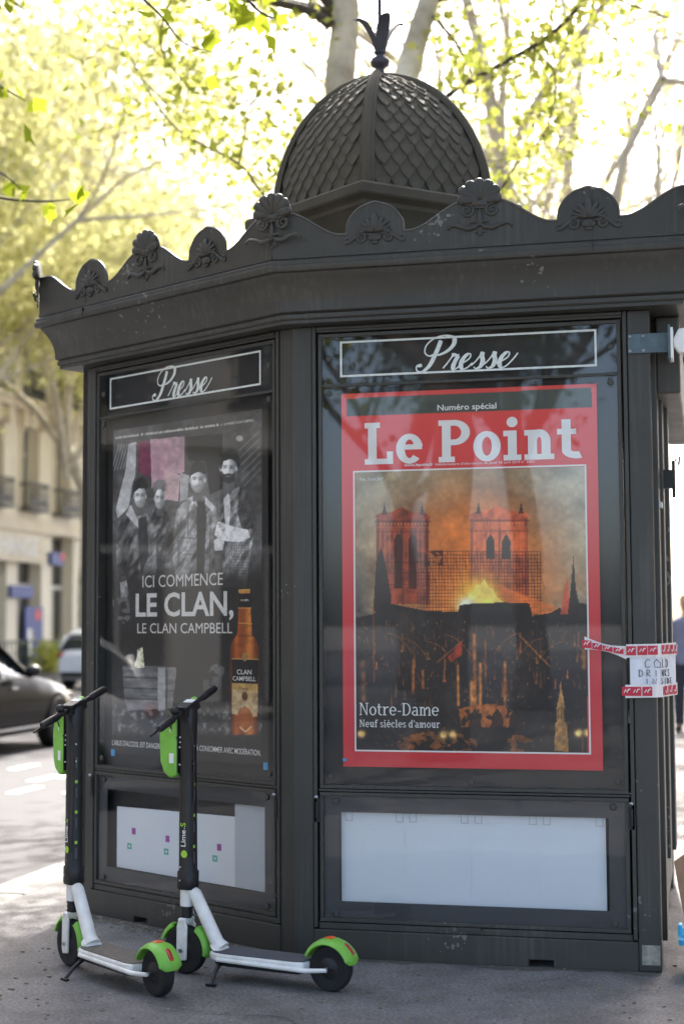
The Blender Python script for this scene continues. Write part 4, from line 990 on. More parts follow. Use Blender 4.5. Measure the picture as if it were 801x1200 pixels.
for u, z, tw, t in ((1.245,1.315,.85,-.004),(1.288,1.306,.7,-.006),(1.330,1.298,.55,-.008),(1.374,1.289,.6,-.006)): mark(u, z, tw, .000+(.012 if u > 1.3 else .004), t)
for u, z in ((1.424,1.286),(1.469,1.287),(1.511,1.288),(1.555,1.290),(1.60,1.290),(1.645,1.290),(1.69,1.290)): mark(u, z)
for u, z in ((1.404,1.122),(1.442,1.122),(1.486,1.122),(1.53,1.123),(1.575,1.124),(1.62,1.125),(1.665,1.125)): mark(u, z)
def pen(word, x, z, h, adv):
    G = {'C': [[(.8,.85),(.45,1),(.1,.6),(.15,.1),(.5,0),(.8,.15)]], 'O': [[(.45,1),(.1,.6),(.2,.05),(.6,0),(.8,.5),(.45,1)]], 'L': [[(.15,1),(.1,0),(.7,.02)]], 'D': [[(.15,1),(.12,0)],[(.05,1),(.6,.8),(.75,.4),(.5,.05),(.05,0)]],
         'R': [[(.15,1),(.12,0)],[(.1,1),(.6,.9),(.6,.6),(.15,.5),(.7,0)]], 'I': [[(.4,1),(.4,0)]], 'N': [[(.1,0),(.12,1),(.65,0),(.7,1)]], 'K': [[(.15,1),(.12,0)],[(.7,1),(.15,.5),(.7,0)]], 'S': [[(.7,.9),(.3,1),(.2,.65),(.65,.4),(.5,0),(.1,.1)]], 'E': [[(.65,1),(.12,1),(.1,0),(.7,0)],[(.1,.5),(.5,.5)]]}
    m = MB()
    for ch in word:
        for st in G.get(ch, []):
            pts = []
            for a, b in st:
                X_, Y_ = wrap_path(x+a*adv*.8); o = .0125
                pts.append((X_, Y_-o, z+b*h) if X_ <= W+.006 and Y_ < -.0070 else (X_+o*.93, Y_-o*.36, z+b*h))
            m.tube(pts, .0015, 5)
        x += adv
    return m
for wd, x, z, h in (('COLD', 1.476, 1.218, .034), ('DRINKS', 1.452, 1.182, .027), ('INSIDE', 1.476, 1.152, .022)):
    tag(build('handwriting', sh(pen(wd, x, z, h, .036 if wd == 'COLD' else .030), ND), M['ink'], note), kind='stuff')

sg = tag(empty('projecting_sign', (1.62, -.02, 2.3)), 'steel bracket plate bolted to the right post holding a white sign', 'sign')
SD = (1.62, -.02, 2.3)
build('bracket_plate', sh(MB().box(1.434, 1.597, -.012, -.004, 2.507, 2.588), SD), M['plate'], sg, bevel=.002)
bo = MB().lathe([(.006,0),(.006,.003),(.003,.005)], 10, Matrix.Rotation(R(90),4,'X')).mesh('bolt')
for x, z in ((1.442,2.578),(1.442,2.517),(1.496,2.578),(1.496,2.517)): link('bolt', bo, M['steel'], sg, loc=(x-SD[0], -.0125-SD[1], z-SD[2]))
build('flange', sh(MB().box(1.597, 1.605, -.06, .06, 2.47, 2.612), SD), M['plate'], sg, bevel=.002)
build('board_rim', sh(MB().box(1.607, 1.617, -.06, .06, 2.475, 2.60), SD), M['white_print'], sg)
build('sign_board', sh(MB().prism_y([(1.619,2.53),(1.640,2.50),(2.10,2.50),(2.10,2.62),(1.640,2.60),(1.619,2.56)], -.03, .03), SD), M['white_print'], sg, bevel=.006)
build('sign_pole', sh(MB().box(1.655, 2.10, -.012, .012, 2.462, 2.482), SD), M['black'], sg)

bk = tag(empty('plastic_basket', (1.775, .02, 0)), 'bright blue plastic basket on the pavement beside the kiosk', 'basket')
m = MB(); n = 4
def rrect(hx, hy, z, r=.03, k=4):
    pts = []
    for cx_, cy_, a in ((hx-r,hy-r,0),(-hx+r,hy-r,90),(-hx+r,-hy+r,180),(hx-r,-hy+r,270)):
        for q in range(k+1): pts.append((cx_+r*math.cos(R(a+90*q/k)), cy_+r*math.sin(R(a+90*q/k)), z))
    return pts
loops = [rrect(.14,.10,.005), rrect(.165,.12,.13), rrect(.185,.14,.135), rrect(.185,.14,.155), rrect(.172,.127,.158), rrect(.160,.115,.13), rrect(.132,.092,.012)]
v = [p for l in loops for p in l]; n = len(loops[0]); f = []
for i in range(len(loops)-1):
    for k in range(n): f.append((i*n+k, i*n+(k+1)%n, (i+1)*n+(k+1)%n, (i+1)*n+k))
f += [tuple(range(n-1,-1,-1)), tuple((len(loops)-1)*n+k for k in range(n))]
build('tub', m.add(v, f), M['blue_basket'], bk, smooth=40)
build('handle', MB().box(-.188,-.172,-.03,.03,.14,.195), M['blue_basket'], bk, bevel=.006)
for k, (x, y, z, rx, ry) in enumerate([(-.09,.04,.03,-4,-8),(-.075,-.03,.03,6,16)]):
    c = tag(build('cardboard_piece', MB().prism_y([(-.05,0),(.05,0),(.052,.40),(.0,.44),(-.05,.42)], -.003, .003), M['card'], None, loc=(1.775+x, .02+y, z)),
        ['brown cardboard strip leaning on the rim of the blue basket', 'shorter brown cardboard strip leaning inward in the blue basket'][k], 'cardboard')
    c.rotation_euler = (R(rx), R(ry), R(30))
    if k: c.scale = (.8, 1, .8)

# ------------------------------------------------------------------ electric scooters
def arc_band(cx, cz, r, wdt, a0, a1, th, n=16, bulge=.012):
    m = MB(); v = []; f = []; prf = [(-1,-.55),(-.85,.2),(-.45,.85),(0,1),(.45,.85),(.85,.2),(1,-.55)]
    for i in range(n+1):
        q = R(a0+(a1-a0)*i/n); e = min(1, min(i, n-i)/2+.55)
        for y, h in prf:
            rr = r+bulge*h*e+th; v.append((cx+rr*math.cos(q), y*wdt*e, cz+rr*math.sin(q)))
        for y, h in prf[::-1]:
            rr = r+bulge*h*e; v.append((cx+rr*math.cos(q), y*wdt*e*.92, cz+rr*math.sin(q)))
    k = 14
    for i in range(n):
        for j in range(k): f.append((i*k+j, i*k+(j+1)%k, (i+1)*k+(j+1)%k, (i+1)*k+j))
    f += [tuple(range(k-1,-1,-1)), tuple(n*k+j for j in range(k))]
    return m.add(v, f)
RX90 = Matrix.Rotation(R(90), 4, 'X')
def scooter(steer, bar_tilt):
    t = empty('electric_scooter')
    fw, rw = .335, -.335
    for x, r in ((fw,.095),(rw,.088)):
        wq = build('tyre', MB().lathe([(r*.72,-.020),(r*.86,-.024),(r*.95,-.021),(r,-.010),(r,.010),(r*.95,.021),(r*.86,.024),(r*.72,.020)], 36, RX90), M['rubber'], t, loc=(x,0,r), smooth=40)
        h = MB().lathe([(.012,-.026),(.03,-.024),(r*.60,-.016),(r*.72,-.018),(r*.72,.018),(r*.60,.016),(.03,.024),(.012,.026)], 28, RX90)
        for k in range(6):
            a = k*math.pi/3; h.ellipsoid((math.cos(a)*r*.5, 0, math.sin(a)*r*.5), (.006,.021,.006), 6, 4)
        hb = build('hub', h, M['black'], wq, smooth=40)
        build('axle_nut', MB().lathe([(.009,-.042),(.009,.042)], 6, RX90), M['steel'], wq)
    # deck
    dk = [(-.255,.0),(-.245,.060),(-.20,.072),(.12,.075),(.165,.066),(.195,.040),(.205,0),(.195,-.040),(.165,-.066),(.12,-.075),(-.20,-.072),(-.245,-.060)]
    build('deck_frame', MB().prism_z(dk, .078, .108), M['white_paint'], t, bevel=.007)
    build('deck_grip', MB().prism_z([(x*.965-.003, y*.91) for x, y in dk], .1085, .1115), M['deck'], t)
    for s in (-1, 1):
        build('side_rail', MB().tube([(.14, s*.073, .086),(-.26, s*.073, .082),(-.345, s*.056, .088)], [.009,.009,.008], 8), M['white_paint'], t, smooth=40)
    build('under_tray', MB().prism_z([(x*.9, y*.8) for x, y in dk], .058, .080), M['black'], t, bevel=.006)
    # rear mudguard with lights
    mg = build('rear_mudguard', arc_band(rw, .088, .098, .050, 18, 168, .004), M['green'], t, smooth=45)
    build('tail_light', MB().add(*[(lambda mm: (mm.v, mm.f))(arc_band(rw, .088, .107, .014, 138, 166, .004, 6, .004))][0]) if False else arc_band(rw, .088, .1125, .010, 122, 150, .003, 8, .002), M['red_lens'], mg, smooth=45)
    build('reflector', arc_band(rw, .088, .1125, .020, 78, 98, .003, 5, .002), M['orange_lens'], mg, smooth=45)
    # front mudguard
    build('front_mudguard', arc_band(fw, .095, .104, .031, 18, 62, .004), M['green'], t, smooth=45)
    build('front_mudguard', arc_band(fw, .095, .104, .031, 122, 192, .004), M['green'], t, smooth=45)
    # fork and column
    for s in (-1, 1):
        build('fork_cover', MB().prism_y([(.312,.058),(.352,.052),(.360,.075),(.358,.19),(.348,.215),(.322,.215),(.308,.19)], s*.030-.006, s*.030+.006), M['white_paint'], t, bevel=.005)
    build('fork_crown', MB().box(.315,.352,-.036,.036,.198,.222), M['white_paint'], t, bevel=.006)
    build('shock_sleeve', MB().lathe([(.021,.22),(.024,.228),(.021,.236),(.024,.244),(.021,.252),(.024,.262),(.022,.27)], 16, Matrix.Translation((.333,0,0))), M['black'], t, smooth=60)
    build('head_tube', MB().tube([(.332,0,.268),(.328,0,.345)], [.027,.029], 16), M['white_paint'], t, smooth=45)
    dt = build('down_tube', MB().tube([(.322,0,.335),(.29,0,.318),(.185,0,.135),(.165,0,.112)], [.024,.026,.028,.037], 16), M['white_paint'], t, smooth=45)
    build('base_collar', MB().tube([(.172,0,.110),(.165,0,.122)], [.044,.038], 16), M['white_paint'], t, smooth=45)
    # black stem: rounded box section
    def stem_sec(x, z, hx, hy, n=16):
        return [(x+hx*math.copysign(abs(math.cos(q))**.6, math.cos(q)), hy*math.copysign(abs(math.sin(q))**.6, math.sin(q)), z) for q in [2*math.pi*k/n for k in range(n)]]
    secs = [stem_sec(.328,.335,.036,.034), stem_sec(.327,.345,.040,.037), stem_sec(.325,.405,.040,.037), stem_sec(.325,.412,.034,.032), stem_sec(.326,.86,.031,.030), stem_sec(.327,.98,.034,.032), stem_sec(.328,1.05,.036,.033), stem_sec(.328,1.065,.028,.026)]
    v = [p for s_ in secs for p in s_]; f = []
    for i in range(len(secs)-1):
        for k in range(16): f.append((i*16+k, i*16+(k+1)%16, (i+1)*16+(k+1)%16, (i+1)*16+k))
    f += [tuple(range(15,-1,-1)), tuple((len(secs)-1)*16+k for k in range(16))]
    st = build('stem', MB().add(v, f), M['black'], t, smooth=45)
    # white screws
    for (dx, y, z) in ((.020,.0315,.945),(.020,.0315,.925),(.022,.0315,.905),(.022,.0315,.835),(-.034,.012,.91),(-.034,.012,.84),(.018,.034,.372),(.018,.033,.425)):
        build('screw', MB().ellipsoid((.324+dx, y, z), (.0035,.0035,.0035), 8, 5), M['white_print'], st)
    # lettering up the side facing the street furniture
    def side_text(body, m, z0, h, y, length):
        me = text_mesh(body, 1.0, 1.0, .012); xs = [q.co.x for q in me.vertices]; k = length/(max(xs)-min(xs)); x0 = min(xs)
        for q in me.vertices:
            along = (q.co.x-x0)*k; up = q.co.z*h/.73
            q.co = Vector((.325-.010+up, y, z0+along))
        me.name = 'brand_lettering'; return link('brand_lettering', me, m, st)
    side_text('Lime', M['white_print'], .508, .024, .0345, .066); side_text('-', M['white_print'], .578, .018, .0345, .006); side_text('S', M['lime'], .587, .025, .0345, .016)
    c0 = MB().lathe([(.015,0),(.015,.0008)], 20, Matrix.Translation((.322,.0335,.478)) @ RX90.inverted()); build('brand_disc', c0, M['lime'], st)
    for k in range(7):            # faint repeated print on the rear face of the stem
        z = .44+k*.062; xx = .325-.0350
        build('brand_disc' if k % 2 else 'brand_print', MB().box(xx-.0008, xx, .004, .016, z, z+.012 if k % 2 else z+.045), M['lime'] if k % 2 else M['deck'], st)
    # battery
    bt = [(.0,.0),(.034,-.014),(.066,.012),(.084,.055),(.088,.16),(.080,.205),(.044,.232),(.0,.245)]
    ba = build('battery', MB().prism_y([(x, z) for x, z in bt], -.041, .041), M['green'], t, loc=(.357,0,.79), bevel=.014, seg=3)
    build('battery_seam', MB().box(-.004,.004,-.034,.034,.01,.235), M['black'], ba)
    build('battery_label', MB().box(.012,.034,.0405,.0422,.050,.090), M['white_print'], ba)
    build('battery_emblem', MB().prism_y([(.026,.172),(.034,.186),(.028,.186),(.030,.20),(.020,.184),(.027,.184)], .0402, .0422), M['white_print'], ba)
    # handlebar, tilted as it stands
    hb = empty('handlebar'); hb.parent = t; hb.location = (.328, 0, 1.062); hb.rotation_euler = (bar_tilt, 0, steer)
    me = MB().tube([(0,-.20,0),(0,.20,0)], .011, 10).box(-.026,.026,-.05,.05,-.018,.014).mesh('handlebar')
    hb2 = bpy.data.objects.new('handlebar', me); COL.objects.link(hb2); hb2.parent = t; hb2.location = hb.location; hb2.rotation_euler = hb.rotation_euler; me.materials.append(M['black'])
    bpy.data.objects.remove(hb); hb = hb2
    for s in (-1, 1):
        build('grip', MB().tube([(0,s*.105,0),(0,s*.115,0),(0,s*.205,0),(0,s*.215,0)], [.012,.0158,.0158,.012], 12), M['black'], hb, smooth=40)
    build('brake_lever', MB().tube([(.015,.085,-.004),(.03,.11,-.012),(.032,.235,-.022)], [.009,.007,.005], 8), M['black'], hb, smooth=40)
    build('bell', MB().ellipsoid((.012,.075,.02), (.022,.018,.018), 12, 8), M['black'], hb, smooth='all')
    build('dash_panel', MB().prism_z([(-.028,-.045),(.03,-.045),(.034,0),(.03,.045),(-.028,.045)], .013, .022), M['black'], hb, bevel=.004)
    build('dash_label', MB().box(-.022,.022,-.036,-.006,.0222,.0236), M['white_print'], hb)
    build('dash_button', MB().lathe([(.014,.021),(.014,.026),(.010,.029)], 14, Matrix.Translation((-.002,-.050,-.004))), M['green'], hb)
    build('brake_cable', MB().tube(catmull([(.33,.03,1.05),(.29,.035,.98),(.277,.03,.88),(.28,.028,.72),(.285,.03,.58),(.29,.03,.47)], 6), .003, 6), M['black'], t)
    build('throttle_cable', MB().tube(catmull([(.345,-.06,1.055),(.375,-.035,1.01),(.37,-.03,.95),(.34,-.033,.90)], 6), .003, 6).tube(catmull([(.345,.08,1.04),(.38,.05,1.0),(.375,.036,.96),(.345,.034,.93)], 6), .003, 6), M['black'], t)
    build('kickstand', MB().tube([(.135,.055,.07),(.125,.105,.045),(.115,.15,.006)], [.010,.008,.007], 8).box(.095,.135,.142,.160,.002,.010), M['black'], t, smooth=40)
    build('safety_loop', MB().tube([(.300+.012*math.cos(q), -.02, .245+.018*math.sin(q)) for q in np.linspace(0, 2*math.pi, 12)], .002, 5), M['steel'], t)
    return t
def place(t, front, rear, label, lean):
    f_ = np.array(front[:2]); r_ = np.array(rear[:2]); c = (f_+r_)/2; d = f_-r_
    t.location = (c[0], c[1], 0.0); t.rotation_euler = (lean, 0, math.atan2(d[1], d[0]))
    tag(t, label, 'scooter', 'rental electric scooters parked by the kiosk')
s1 = scooter(0.0, R(-20)); s2 = copy_tree(s1)
place(s1, at_plane(217,1140,(0,0,1),0), at_plane(389,1161.5,(0,0,1),0), 'white and lime scooter parked under the whisky poster, its deck along the kiosk', 0.0)
place(s2, at_plane(82,1131,(0,0,1),0), at_plane(188,1168,(0,0,1),0), 'white and lime scooter beside the kerb, its dusty deck littered with debris', 0.0)
for ch in s2.children:
    if ch.name.startswith('handlebar'): ch.rotation_euler = (R(-18), 0, R(22))
    if ch.name.startswith('deck_grip'): 
        ch.data = ch.data.copy(); ch.data.materials.clear(); ch.data.materials.append(mat('dusty_deck_grip', rgb(82,80,78), .85, col2=rgb(120,112,100), scale=45, bump=.3, bscale=120))

# litter on the dusty deck and small debris on the pavement
m = MB(); r_ = random.Random(9)
for _ in range(420):
    k = r_.random()
    if k < .45: x, y = r_.uniform(-1.2,-.25), 0; y = -.62*(x)-.06-abs(r_.gauss(0,.07))
    else: x, y = r_.uniform(-1.2,2.2), r_.uniform(-1.4,-.02) if x > 0 else r_.uniform(-1.4,.3)
    if x <= 0 and y > -.597*x-.02: continue
    s_ = r_.uniform(.002,.006); m.box(x-s_, x+s_*r_.uniform(.6,2), y-s_, y+s_, .001, .002+s_*.8, None)
tag(build('pavement_debris', m, mat('debris', rgb(150,140,122), .9, col2=rgb(96,90,80), scale=30)), kind='stuff', label='scattered grit and dry leaf crumbs along the kiosk foot', cat='debris')

# ------------------------------------------------------------------ trees
def leaf_mat(name, c1, c2, tr):
    m = bpy.data.materials.new(name); m.use_nodes = True; n = m.node_tree.nodes; l = m.node_tree.links; n.clear()
    o = n.new('ShaderNodeOutputMaterial'); d = n.new('ShaderNodeBsdfDiffuse'); t = n.new('ShaderNodeBsdfTranslucent'); mx = n.new('ShaderNodeMixShader'); mx.inputs[0].default_value = tr
    ge = n.new('ShaderNodeNewGeometry'); cr = n.new('ShaderNodeValToRGB'); cr.color_ramp.elements[0].color = (*c1, 1); cr.color_ramp.elements[1].color = (*c2, 1)
    l.new(ge.outputs['Random Per Island'], cr.inputs[0]); l.new(cr.outputs[0], d.inputs[0]); l.new(cr.outputs[0], t.inputs[0])
    l.new(d.outputs[0], mx.inputs[1]); l.new(t.outputs[0], mx.inputs[2]); l.new(mx.outputs[0], o.inputs[0]); return m
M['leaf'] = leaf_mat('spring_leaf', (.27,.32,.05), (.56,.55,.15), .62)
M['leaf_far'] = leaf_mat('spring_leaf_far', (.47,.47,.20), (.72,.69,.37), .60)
M['leaf_dark'] = leaf_mat('deep_green_leaf', (.05,.085,.014), (.14,.19,.03), .45)
def bark_mat():
    m = mat('plane_bark', rgb(214,206,188), .85, col2=rgb(150,138,120), scale=2.6, bump=.25, bscale=12, detail=3)
    return m
M['bark'] = bark_mat(); M['twig'] = mat('dark_twig', rgb(74,66,58), .85, var=.2, scale=8)
def leaf_mesh(name, P, size, rng, six=False):
    N = len(P); sz = size*rng.uniform(.6, 1.25, N)
    a = rng.normal(size=(N,3)); a /= np.linalg.norm(a, axis=1)[:,None]
    b = rng.normal(size=(N,3)); b -= (b*a).sum(1)[:,None]*a; b /= np.linalg.norm(b, axis=1)[:,None]; c = np.cross(a, b)
    if six: sh_ = [(0,-.55,0),(.30,-.28,.05),(.52,.08,.10),(.20,.20,.03),(0,.58,-.02),(-.20,.20,.03),(-.52,.08,.10),(-.30,-.28,.05)]
    else: sh_ = [(0,-.55,0),(.45,.02,.10),(0,.55,0),(-.45,.02,.10)]
    k = len(sh_)
    V = np.stack([P+(a*x+b*y+c*z)*sz[:,None] for x, y, z in sh_], 1).reshape(-1, 3)
    F = np.arange(N*k)
    me = bpy.data.meshes.new(name); me.vertices.add(len(V)); me.vertices.foreach_set('co', V.ravel()); me.loops.add(len(F)); me.loops.foreach_set('vertex_index', F)
    me.polygons.add(N); me.polygons.foreach_set('loop_start', np.arange(N)*k); me.update(calc_edges=True); return me
def grow(rnd, start, d, L, r, depth, segs, tips, up=.12, wander=.28, maxd=4):
    pts = [np.array(start, float)]; d = np.array(d, float); d /= np.linalg.norm(d); n = 5
    for i in range(n):
        d = d+np.array([rnd.gauss(0, wander), rnd.gauss(0, wander), rnd.gauss(0, wander*.7)+up])*.5; d /= np.linalg.norm(d); pts.append(pts[-1]+d*L/n)
    segs.append((pts, [r*(1-.6*i/n) for i in range(n+1)], depth))
    if depth >= maxd-2: tips += [(p, depth) for p in pts[2:]]
    if depth < maxd:
        for k in range(rnd.choice((2,3,3)) if depth else 4):
            i = rnd.randint(2, n); q = pts[i]; e = d+np.array([rnd.gauss(0,.75), rnd.gauss(0,.75), rnd.gauss(.1,.5)])
            grow(rnd, q, e, L*rnd.uniform(.5,.75), r*.48, depth+1, segs, tips, up, wander, maxd)
def tree_meshes(seed, H, tr, h1, Lm, nleaf, lsize, limbs=5, maxd=3, six=False, scat=.35):
    rnd = random.Random(seed); rng = np.random.default_rng(seed); segs = []; tips = []
    tp_ = [np.array([rnd.gauss(0,.05)*i, rnd.gauss(0,.05)*i, h1*i/5]) for i in range(6)]
    m = MB(); m.tube(tp_, [tr*1.35, tr*1.05, tr, tr*.95, tr*.9, tr*.85], 12)
    top = tp_[-1]
    for k in range(limbs):
        a = 2*math.pi*k/limbs+rnd.uniform(-.4,.4); grow(rnd, top-np.array([0,0,rnd.uniform(0,h1*.15)]), (math.cos(a)*.75, math.sin(a)*.75, rnd.uniform(.8,1.4)), Lm*rnd.uniform(.8,1.15), tr*.5, 0, segs, tips, maxd=maxd)
    grow(rnd, top, (0,0,1), (H-h1)*.75, tr*.7, 0, segs, tips, maxd=maxd)
    for pts, rr, dp in segs: m.tube(pts, [max(.006, q) for q in rr], 7 if dp < 2 else 4, cap=False)
    T = np.array([t[0] for t in tips]); idx = rng.integers(0, len(T), nleaf)
    P = T[idx]+rng.normal(0, scat, (nleaf,3))*np.array([1,1,.8])
    return m.mesh('trunk'), leaf_mesh('crown', P, lsize, rng, six)
def plant_tree(name, tm, cm, loc, rz, sc_, label, group, lm, bm='bark'):
    t = empty(name, loc, rz); t.scale = (sc_,)*3; tag(t, label, 'tree', group)
    link('trunk', tm, M[bm], t, smooth='all'); tag(link('crown', cm, M[lm], t), kind='stuff'); return t
tmA, cmA = tree_meshes(21, 17, .17, 5.0, 5.2, 17000, .16, maxd=3, scat=.5)
tmB, cmB = tree_meshes(33, 18, .18, 5.5, 5.6, 17000, .16, maxd=3, scat=.5)
far = [(-15.8,23.0,4.1,1.15,'B'),(-16.9,28.8,0,1.15,'A'),(-16.2,36.0,1.2,1.2,'B'),(-16.2,46.0,2.2,1.2,'A'),(-16.2,54.0,3.6,1.25,'B'),(-16.2,63.0,5.0,1.25,'A')]
ford = ['first','second','third','fourth','fifth']
for i, (x, y, a, s_, k) in enumerate(far):
    tm, cm = (tmA, cmA) if k == 'A' else (tmB, cmB)
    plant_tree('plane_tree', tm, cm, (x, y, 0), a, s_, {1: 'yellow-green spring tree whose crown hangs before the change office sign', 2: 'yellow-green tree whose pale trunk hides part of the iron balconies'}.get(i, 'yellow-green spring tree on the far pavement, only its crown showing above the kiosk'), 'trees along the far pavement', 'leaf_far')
tmC, cmC = tree_meshes(45, 15, .20, 4.6, 4.4, 3600, .12, maxd=3, scat=.42)
for i, (x, y, a) in enumerate([(-.9,14.5,.5),(-.9,23.0,2.4),(-.8,32.5,4.0)]):
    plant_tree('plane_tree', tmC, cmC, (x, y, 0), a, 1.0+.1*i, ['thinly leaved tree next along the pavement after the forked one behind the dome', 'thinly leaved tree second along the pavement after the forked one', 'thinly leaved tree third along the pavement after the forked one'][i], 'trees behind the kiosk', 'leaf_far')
tmD, cmD = tree_meshes(52, 16, .25, 4.2, 5.0, 11000, .17, maxd=3, scat=.5)
for i, (x, y, a) in enumerate([(-1.0,-9.4,.3),(-1.1,-18.5,2.0),(4.8,-17.0,4.2),(9.0,-12.5,1.0),(-4.5,-26,3.0)]):
    plant_tree('plane_tree', tmD, cmD, (x, y, 0), a, 1.0, 'leafy tree in the street seen only as a reflection in the kiosk glass', 'trees opposite the kiosk front', 'leaf_dark', 'twig')

# the tree right behind the dome: forked pale trunk, limbs laid along the ones in view
def PY(x, y, yy): return at_plane(x, y, (0,1,0), yy)
TB = np.array([-.92, 6.2, 0.])
def rel(lst): return [PY(*p)-TB for p in lst]
m = MB(); rnd = random.Random(4); rng = np.random.default_rng(4); tips = []
fork = PY(425, 300, 6.2)-TB
m.tube([(0,0,0),(0.02,0,1.2),(0,0,2.6),tuple(fork)], [.32,.24,.22,.21], 14)
limbA = rel([(425,300,6.2),(402,180,6.2),(398,90,6.2),(405,20,6.2),(402,-90,6.1),(392,-260,6.0)])
limbB = rel([(425,300,6.2),(452,180,6.3),(478,80,6.4),(502,0,6.5),(545,-110,6.6),(590,-280,6.8)])
m.tube(limbA, [.19,.15,.135,.12,.10,.07], 12); m.tube(limbB, [.15,.12,.11,.09,.075,.05], 12)
m2 = MB()
thin = [([(388,30,6.1),(360,12,6.0),(310,-2,5.9),(240,-40,5.7)], [.05,.04,.035,.02]),
        ([(478,170,6.0),(525,112,5.8),(578,80,5.7),(640,44,5.6),(686,-2,5.5),(720,-60,5.4)], [.026,.024,.022,.02,.018,.012]),
        ([(430,280,6.0),(345,250,5.6),(308,228,5.5),(280,192,5.4),(212,155,5.3),(176,110,5.3),(150,60,5.3)], [.014,.013,.012,.011,.009,.007,.005]),
        ([(280,192,5.4),(290,140,5.4),(305,105,5.4),(322,82,5.4)], [.008,.007,.006,.004]),
        ([(620,50,5.6),(650,90,5.6),(640,150,5.7),(610,190,5.8)], [.009,.008,.006,.004]),
        ([(560,260,7.5),(600,200,7.6),(640,120,7.7),(690,60,7.8)], [.016,.014,.01,.006]),
        ([(500,10,6.5),(540,60,6.3),(560,110,6.2)], [.02,.014,.008]),
        ([(545,-110,6.6),(620,-60,6.2),(700,-10,6.0),(780,20,5.8)], [.03,.02,.014,.008]),
        ([(392,-200,6.0),(250,-120,5.6),(120,-60,5.4),(20,-10,5.2)], [.04,.03,.02,.01]),
        ([(240,-60,5.6),(200,0,5.4),(190,60,5.3),(230,110,5.3)], [.012,.01,.008,.005])]
for pts, rr in thin:
    P = rel(pts); c = catmull(P, 5); rr2 = np.interp(np.linspace(0,1,len(c)), np.linspace(0,1,len(rr)), rr)
    m2.tube(c, list(rr2), 7)
    for p in c[len(c)//6:]:
        tips.append(p)
        if rnd.random() < .75:
            e = np.array([rnd.gauss(0,1), rnd.gauss(0,1), rnd.gauss(-.1,.7)]); e /= np.linalg.norm(e); L = rnd.uniform(.25,.9)
            q = [p, p+e*L*.5+np.array([0,0,rnd.gauss(0,.05)]), p+e*L]; m2.tube(q, [.005,.004,.002], 4)
            tips += [q[1], q[2], q[2]]
segs = []; tp2 = []
for p, d in ((limbA[-1],(-.5,0,1)),(limbA[-2],(-1,.2,.6)),(limbA[3],(-.9,-.2,.9)),(limbB[-1],(.6,.2,1)),(limbB[-2],(.9,-.2,.6)),(limbB[4],(.6,.5,.8)),(limbA[4],(.2,1,.6)),(limbB[3],(.9,.4,.5)),(limbA[3],(-.6,.7,.4))):
    grow(rnd, p, d, 3.0, .06, 1, segs, tp2, up=.05, maxd=3)
for pts, rr, dp in segs: m2.tube(pts, [max(.005, q) for q in rr], 6 if dp < 2 else 4, cap=False)
T = np.array([np.array(t[0]) for t in tp2]); P2 = T[rng.integers(0, len(T), 4800)]+rng.normal(0,.3,(4800,3))
Tn = np.array(tips); P1 = Tn[rng.integers(0, len(Tn), 3000)]+rng.normal(0,.12,(3000,3))
t = empty('plane_tree', tuple(TB)); tag(t, 'pale forked tree trunk rising right behind the kiosk dome', 'tree', 'trees behind the kiosk')
build('trunk', m, M['bark'], t, smooth='all'); tag(build('branch', m2, M['twig'], t, smooth='all'), kind='stuff')
tag(link('crown', leaf_mesh('crown', np.concatenate([P1, P2]), .075, rng, True), M['leaf'], t), kind='stuff')

# near kerbside tree: trunk out of the picture, its low sprays hang in at the upper left
NB = np.array([-1.35, -1.9, 0.])
tmN, cmN = tree_meshes(77, 15, .22, 4.6, 4.6, 3500, .10, maxd=3, six=True, scat=.4)
nt_ = empty('plane_tree', tuple(NB)); tag(nt_, 'kerbside tree whose leafy sprays hang in front of the far trees', 'tree')
link('trunk', tmN, M['bark'], nt_, smooth='all'); tag(link('crown', cmN, M['leaf'], nt_), kind='stuff')
lm_ = leaf_mesh('leaf', np.zeros((1,3)), 1.0, np.random.default_rng(1), True); M['leaf_near'] = leaf_mat('near_leaf', (.20,.27,.02), (.34,.38,.03), .6); lm_.materials.append(M['leaf_near'])
sp = MB()
rnd = random.Random(12)
sprays = [([(-90,60),(-20,90),(12,108),(30,118)], -2.2), ([(-90,170),(-30,190),(5,205),(25,222)], -2.2), ([(-60,-30),(10,0),(30,12)], -2.3), ([(-60,215),(0,232),(50,236),(82,234)], -2.0),
          ([(120,-60),(160,-10),(190,20),(215,50),(250,62)], -1.9), ([(215,-60),(260,-20),(285,0),(300,6)], -1.9), ([(260,-40),(300,10),(330,26),(342,40)], -1.8), ([(-40,620),(0,630),(30,640),(45,650)], 12.0), ([(-30,680),(0,675),(25,668)], 12.0)]
def yplane_for(p): return p
top = Vector((0,0,4.4))
for pts, yy in sprays:
    if yy > 5: continue
    P = [PY(x, y, yy)-NB for x, y in pts]; c = catmull(P, 5); sp.tube(c, list(np.linspace(.007,.002,len(c))), 5)
    q = [np.array([.0,0,4.6]), (np.array([.0,0,4.6])+P[0])/2+np.array([0,0,.35]), P[0]]; sp.tube(catmull(q, 5), list(np.linspace(.03,.007,11)), 6)
    for p in c[len(c)//3:]:
        for _ in range(rnd.choice((0,1,1))):
            o = bpy.data.objects.new('leaf', lm_); COL.objects.link(o); o.parent = nt_
            o.location = Vector(p)+Vector((rnd.gauss(0,.035), rnd.gauss(0,.05), rnd.gauss(0,.04))); o.rotation_euler = [rnd.uniform(0,6.28) for _ in range(3)]
            s_ = rnd.uniform(.045,.085); o.scale = (s_,)*3
tag(build('branch', sp, M['twig'], nt_, smooth='all'), kind='stuff')

